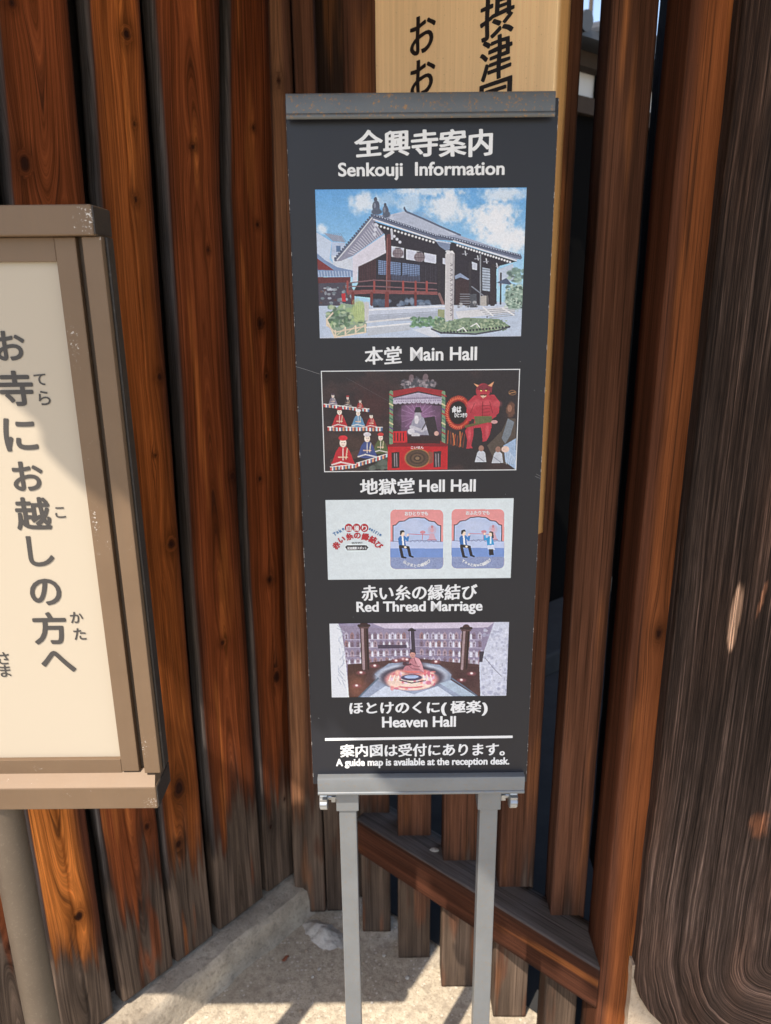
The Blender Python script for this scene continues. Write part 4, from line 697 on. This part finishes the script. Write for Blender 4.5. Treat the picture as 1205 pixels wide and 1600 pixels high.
def col_(x0, y0, x1, y1, w_): L([(x0, y0), (x1, y1)], w_, (66, 42, 44)); L([(x0-w_*.2, y0), (x1-w_*.2, y1)], w_*.3, (196, 170, 176), .7); L([(x0+w_*.35, y0), (x1+w_*.35, y1)], w_*.2, (36, 22, 26)); L([(x0-w_*.62, y0), (x0+w_*.62, y0)], 15, (46, 30, 34)); L([(x0-w_*.55, y0+12), (x0+w_*.55, y0+12)], 8, (84, 60, 62))
col_(283, 62, 290, 300, 46); col_(846, 78, 832, 300, 44); L([(546, 90), (552, 195)], 30, (50, 42, 58)); L([(538, 90), (542, 190)], 6, (170, 160, 190)); L([(530, 88), (566, 88)], 9, (30, 26, 36))
for x, y in ((265, 322), (240, 394), (342, 284), (820, 362), (876, 326), (680, 262), (500, 248), (460, 256), (520, 250)): E_(x, y, 24, 11, (150, 80, 90), .7, .5); E_(x, y-2, 8, 6, (255, 226, 226), 1, .5)
A4.grain(8, .5); A4.build(off(q, 490, 960, 3.544)).data.name = 'heaven_hall_picture'
# ------------------------------------------------------------------ grey stand
stand = empty('sign_stand', (.043, .92, 0), label='grey steel easel stand on two square legs gripping the black information board', cat='sign stand')
sp = (-.043, -.92, 0)
ST = M['steel']
def atY(x, y, Y): return at(x, y, (0, Y, 0), (0, 1, 0))
# top clamp: a folded channel with a rolled lower lip
def channel(name, x0, x1, yf, yb, z0, z1, mat, lip):
    pr = [(yb, z0+.010), (yb, z1), (yf+.003, z1), (yf+.0008, z1-.0008), (yf, z1-.003), (yf, z0+lip+.003)]
    for i in range(7): a = i/6*math.pi; pr.append((yf-.0015*math.sin(a)*1.2, z0+lip*(.5+.5*math.cos(a))))
    pr += [(yf+.0035, z0+.001), (yf+.0035, z1-.004), (yb-.002, z1-.004), (yb-.002, z0+.010)]
    b = bmesh.new(); V = [[b.verts.new((x, y, z)) for y, z in pr] for x in (x0, x1)]; n = len(pr)
    for i in range(n): b.faces.new((V[0][i], V[0][(i+1) % n], V[1][(i+1) % n], V[1][i]))
    b.faces.new(V[0]); b.faces.new(V[1][::-1]); bmesh.ops.recalc_face_normals(b, faces=b.faces); mb = MB(); mb.add(b)
    return mb.build(name, mat, stand, sp, sm=True)
yt = BY+TILT*.41
channel('top_clamp', -.1035, .1885, yt-.012, yt+.016, 1.6825, 1.7085, M['rusty'], .006)
yb = BY-TILT*.43
channel('bottom_rail', -.0985, .1905, yb-.010, yb+.020, .826, .853, ST, .005)
for x0, x1, sgn in ((-.071, -.046, -1), (.131, .157, 1)):
    yl = yb+.004
    lg = MB().box(x0, x1, yl, yl+.022, .03, .8255, .0015).build('leg', ST, stand, sp)
    MB().box(x0-.0035, x1+.0035, yl-.003, yl+.025, .790, .8258, .001).build('sleeve', ST, lg)
    up_ = MB().box(x0+.003, x1-.003, yl+.014, yl+.030, .8545, 1.69, .001).build('upright', M['rusty'], stand, sp)
    mb = MB(); xk = x0-.0035 if sgn < 0 else x1+.0035; zc = .807
    mb.cyl((xk, yl+.008, zc), (xk+sgn*.014, yl+.008, zc), .0045, n=16); mb.cyl((xk+sgn*.001, yl+.008, zc), (xk+sgn*.007, yl+.008, zc), .0085, n=6); mb.build('bolt', M['knob'], lg)
    b = bmesh.new(); n = 48; rr = []
    for k in range(5):
        xx = xk+sgn*(.012+[0, .0012, .006, .0108, .012][k]); s_ = [.86, 1, 1, 1, .86][k]
        rr.append([b.verts.new((xx, yl+.008+((.0145)*(1+.07*math.cos(a*12)))*s_*math.cos(a), zc-.003+((.0145)*(1+.07*math.cos(a*12)))*s_*math.sin(a))) for a in [2*math.pi*i/n for i in range(n)]])
    for r0, r1 in zip(rr, rr[1:]):
        for i in range(n): b.faces.new((r0[i], r0[(i+1) % n], r1[(i+1) % n], r1[i]))
    b.faces.new(rr[0]); b.faces.new(rr[-1][::-1]); bmesh.ops.recalc_face_normals(b, faces=b.faces); mb = MB(); mb.add(b); mb.build('knob', M['knob'], lg, sm=True)
    MB().box(x0-.004, x1+.004, yl-.16, yl+.18, .002, .032, .002).build('foot', ST, stand, sp)

# ------------------------------------------------------------------ cream notice sign on its pole
SY = .78; sgn_ = empty('notice_sign', (-.6, SY, 0), label='cream notice sign with large black writing in a bronze metal frame on a pole', cat='notice sign')
s0 = (.6, -SY, 0); BZ = M['bronze']
q = lambda x, y: atY(x, y, SY)
zt1, zt0 = q(80, 322)[2], q(80, 370)[2]; xr1 = q(152, 340)[0]; zb1, zb0 = q(230, 1203)[2], q(255, 1250)[2]
xi = q(90, 410)[0]; xs1 = q(162, 380)[0]; XL = -1.05
MB().box(XL, xi, .006, .012, zb1-.01, zt0+.005).build('panel', M['enamel'], sgn_, s0).location.y += SY
def sg(mb, name, mat=BZ, par=None): return mb.build(name, mat, par or sgn_, (.6, 0, 0))
tr = sg(MB().box(XL, xr1, -.014, .035, zt0, zt1, .0015), 'top_rail'); sg(MB().box(xr1-.0002, xr1+.0012, -.0125, .0335, zt0+.0015, zt1-.0015), 'end_cap', M['bronze_dark'], tr).location = (0, 0, 0)
br = sg(MB().box(XL, q(250, 1225)[0], -.016, .038, zb0, zb1-.0145, .0015).prism([], 0, 0) if False else MB().box(XL, q(250, 1225)[0], -.016, .038, zb0, zb1-.013, .0015), 'bottom_rail')
mb = MB(); b = bmesh.new(); x1 = q(250, 1225)[0]-.001; zz = zb1-.0132
vs = [b.verts.new(c) for c in ((XL, -.0155, zz), (x1, -.0155, zz), (x1, .030, zz), (XL, .030, zz), (XL, .004, zz+.013), (x1-.004, .004, zz+.013), (x1-.004, .03, zz+.013), (XL, .03, zz+.013))]
for f in ((0, 1, 5, 4), (1, 2, 6, 5), (2, 3, 7, 6), (3, 0, 4, 7), (4, 5, 6, 7), (0, 3, 2, 1)): b.faces.new([vs[i] for i in f])
bmesh.ops.recalc_face_normals(b, faces=b.faces); mb.add(b); sg(mb, 'sill', BZ, br).location = (0, 0, 0)
sg(MB().box(x1+.001, x1+.0022, -.0145, .0365, zb0+.0015, zb1-.0145), 'end_cap', M['bronze_dark'], br).location = (0, 0, 0)
za, zz2 = zb1-.0005, zt0-.0004
w_ = xs1-xi
st = sg(MB().box(xi, xi+w_*.44, -.002, .028, za, zz2, .001), 'stile'); 
k_ = MB(); k_.box(xi+w_*.44+.0002, xi+w_*.60-.0002, .006, .027, za, zz2); k_ = k_.build('groove', M['groove'], st)
MB().box(xi+w_*.60, xs1, -.006, .028, za, zz2, .001).build('outer_lip', BZ, st)
MB().box(xs1+.0002, xs1+.003, .003, .020, za, zz2, .0008).build('side_strip', M['bronze_dark'], st)
sg(MB().box(XL, XL+w_, -.006, .028, za, zz2, .001).box(XL-.0002, XL, 0, .02, za, zz2), 'stile')
sg(MB().box(XL+w_+.0004, xi-.0006, .000, .0058, q(60, 409)[2], zz2, .0005), 'liner'); sg(MB().box(XL+w_+.0004, xi-.0006, -.0005, .0058, za-.004, q(100, 1187)[2], .0005), 'liner')
for o_ in list(sgn_.children):
    if o_.name.split('.')[0] != 'panel': o_.location = (.6, 0, 0)
    else: o_.location = (.6, 0, 0)
M['bronze_pole'] = steel('shaded_bronze_pole', (.115, .09, .066), (.2, .17, .13), .2, .5, .2)  # bronze darkened here to stand for shade on the pole
pole = MB().cyl((0, 0, 0), (0, 0, zb0+.02), .0215, n=40)
for k, xx in enumerate((q(48, 1500)[0]-.006, -.86)):
    p_ = (MB().cyl((0, 0, 0), (0, 0, zb0-.001), .0215, n=40)).build('pole', M['bronze_pole'], sgn_, (xx+.6, .012, 0), sm=True)
for ch, px, py, w in [('お', 12, 541, 46), ('寺', 21, 608, 50), ('に', 28, 681, 48), ('お', 40, 746, 49), ('越', 48, 805, 52), ('し', 60, 864, 38), ('の', 68, 928, 46), ('方', 75, 985, 50), ('へ', 88, 1037, 50)]:
    v, f = G1(ch, .034, 1.); hh = (v[:, 1].max()-v[:, 1].min())/(v[:, 0].max()-v[:, 0].min()); c = q(px, py)
    W_ = w/1157*np.linalg.norm(c-CAM)*.92*(1 if ch != 'お' else .92); 
    letter_obj(fit(v, c[0]-W_/2, c[0]+W_/2, c[2]-W_*hh/2, c[2]+W_*hh/2), f, M['ink_grey'], sgn_, .0054, loc=(.6, 0, 0), bold=(W_*.03, W_*.026))
for ch, px, py, w in [('て', 59, 594, 17), ('ら', 66, 623, 17), ('こ', 91, 803, 15), ('か', 117, 968, 19), ('た', 122, 994, 18), ('さ', 2, 1032, 16), ('ま', 5, 1052, 15), ('く', -20, 600, 40), ('の', -14, 1000, 34), ('皆', -40, 960, 46), ('様', -28, 1045, 46)][:8]:
    v, f = G1(ch, .012, 1.); hh = (v[:, 1].max()-v[:, 1].min())/(v[:, 0].max()-v[:, 0].min()); c = q(px, py); W_ = w/1157*np.linalg.norm(c-CAM)*.95
    if ch == 'く': continue
    letter_obj(fit(v, c[0]-W_/2, c[0]+W_/2, c[2]-W_*hh/2, c[2]+W_*hh/2), f, M['ink_grey'], sgn_, .0054, loc=(.6, 0, 0), bold=(W_*.02, W_*.02))

# ------------------------------------------------------------------ gate roof overhead (its eave shades the boards)
M['eave'] = flat_mat('pale_bounce_eave', (.42, .32, .22), .8, .2, nscale=20, namp=.2); M['roofwood'] = flat_mat('dark_beam_timber', (.05, .034, .024), .8, .2, nscale=20, namp=.3); M['tile'] = flat_mat('grey_roof_tile', (.05, .054, .06), .45, .5, nscale=30, namp=.25)  # eave timber made pale to bounce light into the shade below
E0 = np.array([-.66, .262]); ed = np.array([.74, -.67]); ed /= np.linalg.norm(ed); RA = math.atan2(ed[1], ed[0])
roof = empty('gate_roof', (E0[0], E0[1], 2.3), RA, label='tiled gate roof with timber eave above the fence and pillar', cat='roof')
mb = MB(); Msl = Matrix.Rotation(R_(24), 4, 'X')
mb.box(-2.2, 1.9, 0, 1.75, 0, .03, .002, M=Msl); mb.build('deck', M['eave'], roof)
mb = MB()
for i in range(34): mb.cyl(Msl @ Vector((-2.15+i*.12, -.03, .055)), Msl @ Vector((-2.15+i*.12, 1.7, .055)), .035, n=14)
mb.box(-2.2, 1.9, -.015, 1.72, .031, .052, 0, M=Msl); mb.build('roof_tiles', M['tile'], roof)
for i in range(14):
    MB().box(-2.1+i*.3, -2.05+i*.3, .03, 1.7, -.06, -.001, .003, M=Msl).build('rafter', M['eave'], roof)

# ------------------------------------------------------------------ hall across the yard
M['yard'] = flat_mat('shade_dark_paving', (.036, .036, .036), .9, .1, nscale=14, namp=.4, bump=.3); M['darkwall'] = flat_mat('shade_black_wall', (.003, .0028, .0026), .9, .05, nscale=6, namp=.4); M['plaster'] = flat_mat('pale_window_paper', (.62, .62, .60), .7, .3, nscale=8, namp=.1)  # paving and wall colours darkened to stand in for shade behind the fence
HR = R_(39); HP = np.array([.94, 3.37, 0.]); hn = np.array([math.sin(HR), -math.cos(HR), 0])
HB = empty('hall_building', tuple(HP), HR, label='dark walled hall with a grey tiled roof seen through the fence gaps', cat='building')
hz = lambda y: at(925, y, HP, hn)[2]
z1_, z2_, z3_, z4_ = hz(184), hz(158), hz(114), hz(100)
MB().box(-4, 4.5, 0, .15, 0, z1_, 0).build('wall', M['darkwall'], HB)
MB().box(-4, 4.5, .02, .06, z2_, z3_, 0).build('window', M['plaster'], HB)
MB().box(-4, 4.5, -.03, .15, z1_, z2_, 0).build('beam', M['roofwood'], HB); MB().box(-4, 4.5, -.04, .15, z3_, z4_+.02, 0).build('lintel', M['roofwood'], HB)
mb = MB(); ze = hz(92)
for i in range(58): mb.cyl((-4+i*.15, -.16, ze+.045), (-4+i*.15, .16, ze+.075), .034, n=14)
mb.box(-4.1, 4.6, -.14, .2, z4_+.022, ze+.03, 0); mb.build('roof', M['tile'], HB)
for i in range(12): MB().box(-.8+i*.14, -.775+i*.14, .005, .018, z2_, z3_).build('window_bar', M['darkwall'], HB)
MB().box(-4, 4.5, -.35, -.002, .004, .10, .01).build('base_step', M['yard'], HB)
pp = at(923, 20, (0, 5.5, 0), (0, 1, 0)); o = MB().cyl((pp[0], 5.5, 0), (pp[0], 5.5, 5.), .014, n=12).build('metal_pole', M['groove'], sm=True); tag(o, 'thin dark pole rising behind the tiled hall roof', 'pole')
b = bmesh.new(); vs = [b.verts.new(c) for c in ((-.13, 1.62, .006), (.55, 1.02, .006), (9, 1.02, .006), (9, 12, .006), (-6, 12, .006), (-6, 1.9, .006))]; b.faces.new(vs); mb = MB(); mb.add(b); o = mb.build('shaded_yard_sheet', M['yard']); tag(o, kind='structure')  # added dark sheet, laid where the yard ground is only shaded
b = bmesh.new(); bmesh.ops.create_grid(b, x_segments=4, y_segments=3, size=.009)
for v in b.verts: v.co.z = .003*math.sin(v.co.x*300)+.002*math.cos(v.co.y*260); v.co.y *= .6*(1-abs(v.co.x)/.013)
r_ = bmesh.ops.extrude_face_region(b, geom=b.faces[:]); bmesh.ops.translate(b, verts=[v for v in r_['geom'] if isinstance(v, bmesh.types.BMVert)], vec=(0, 0, .0008))
M['leaf'] = flat_mat('dry_leaf', (.16, .045, .02), .7, .3, nscale=200, namp=.4); mb = MB(); mb.add(b); o = mb.build('dry_leaf', M['leaf'], None, tuple(at(446, 1497, (0, 0, .008), (0, 0, 1))), (0, 0, .6), sm=True); tag(o, 'small red brown dry leaf lying in the shade on the concrete ground', 'leaf')
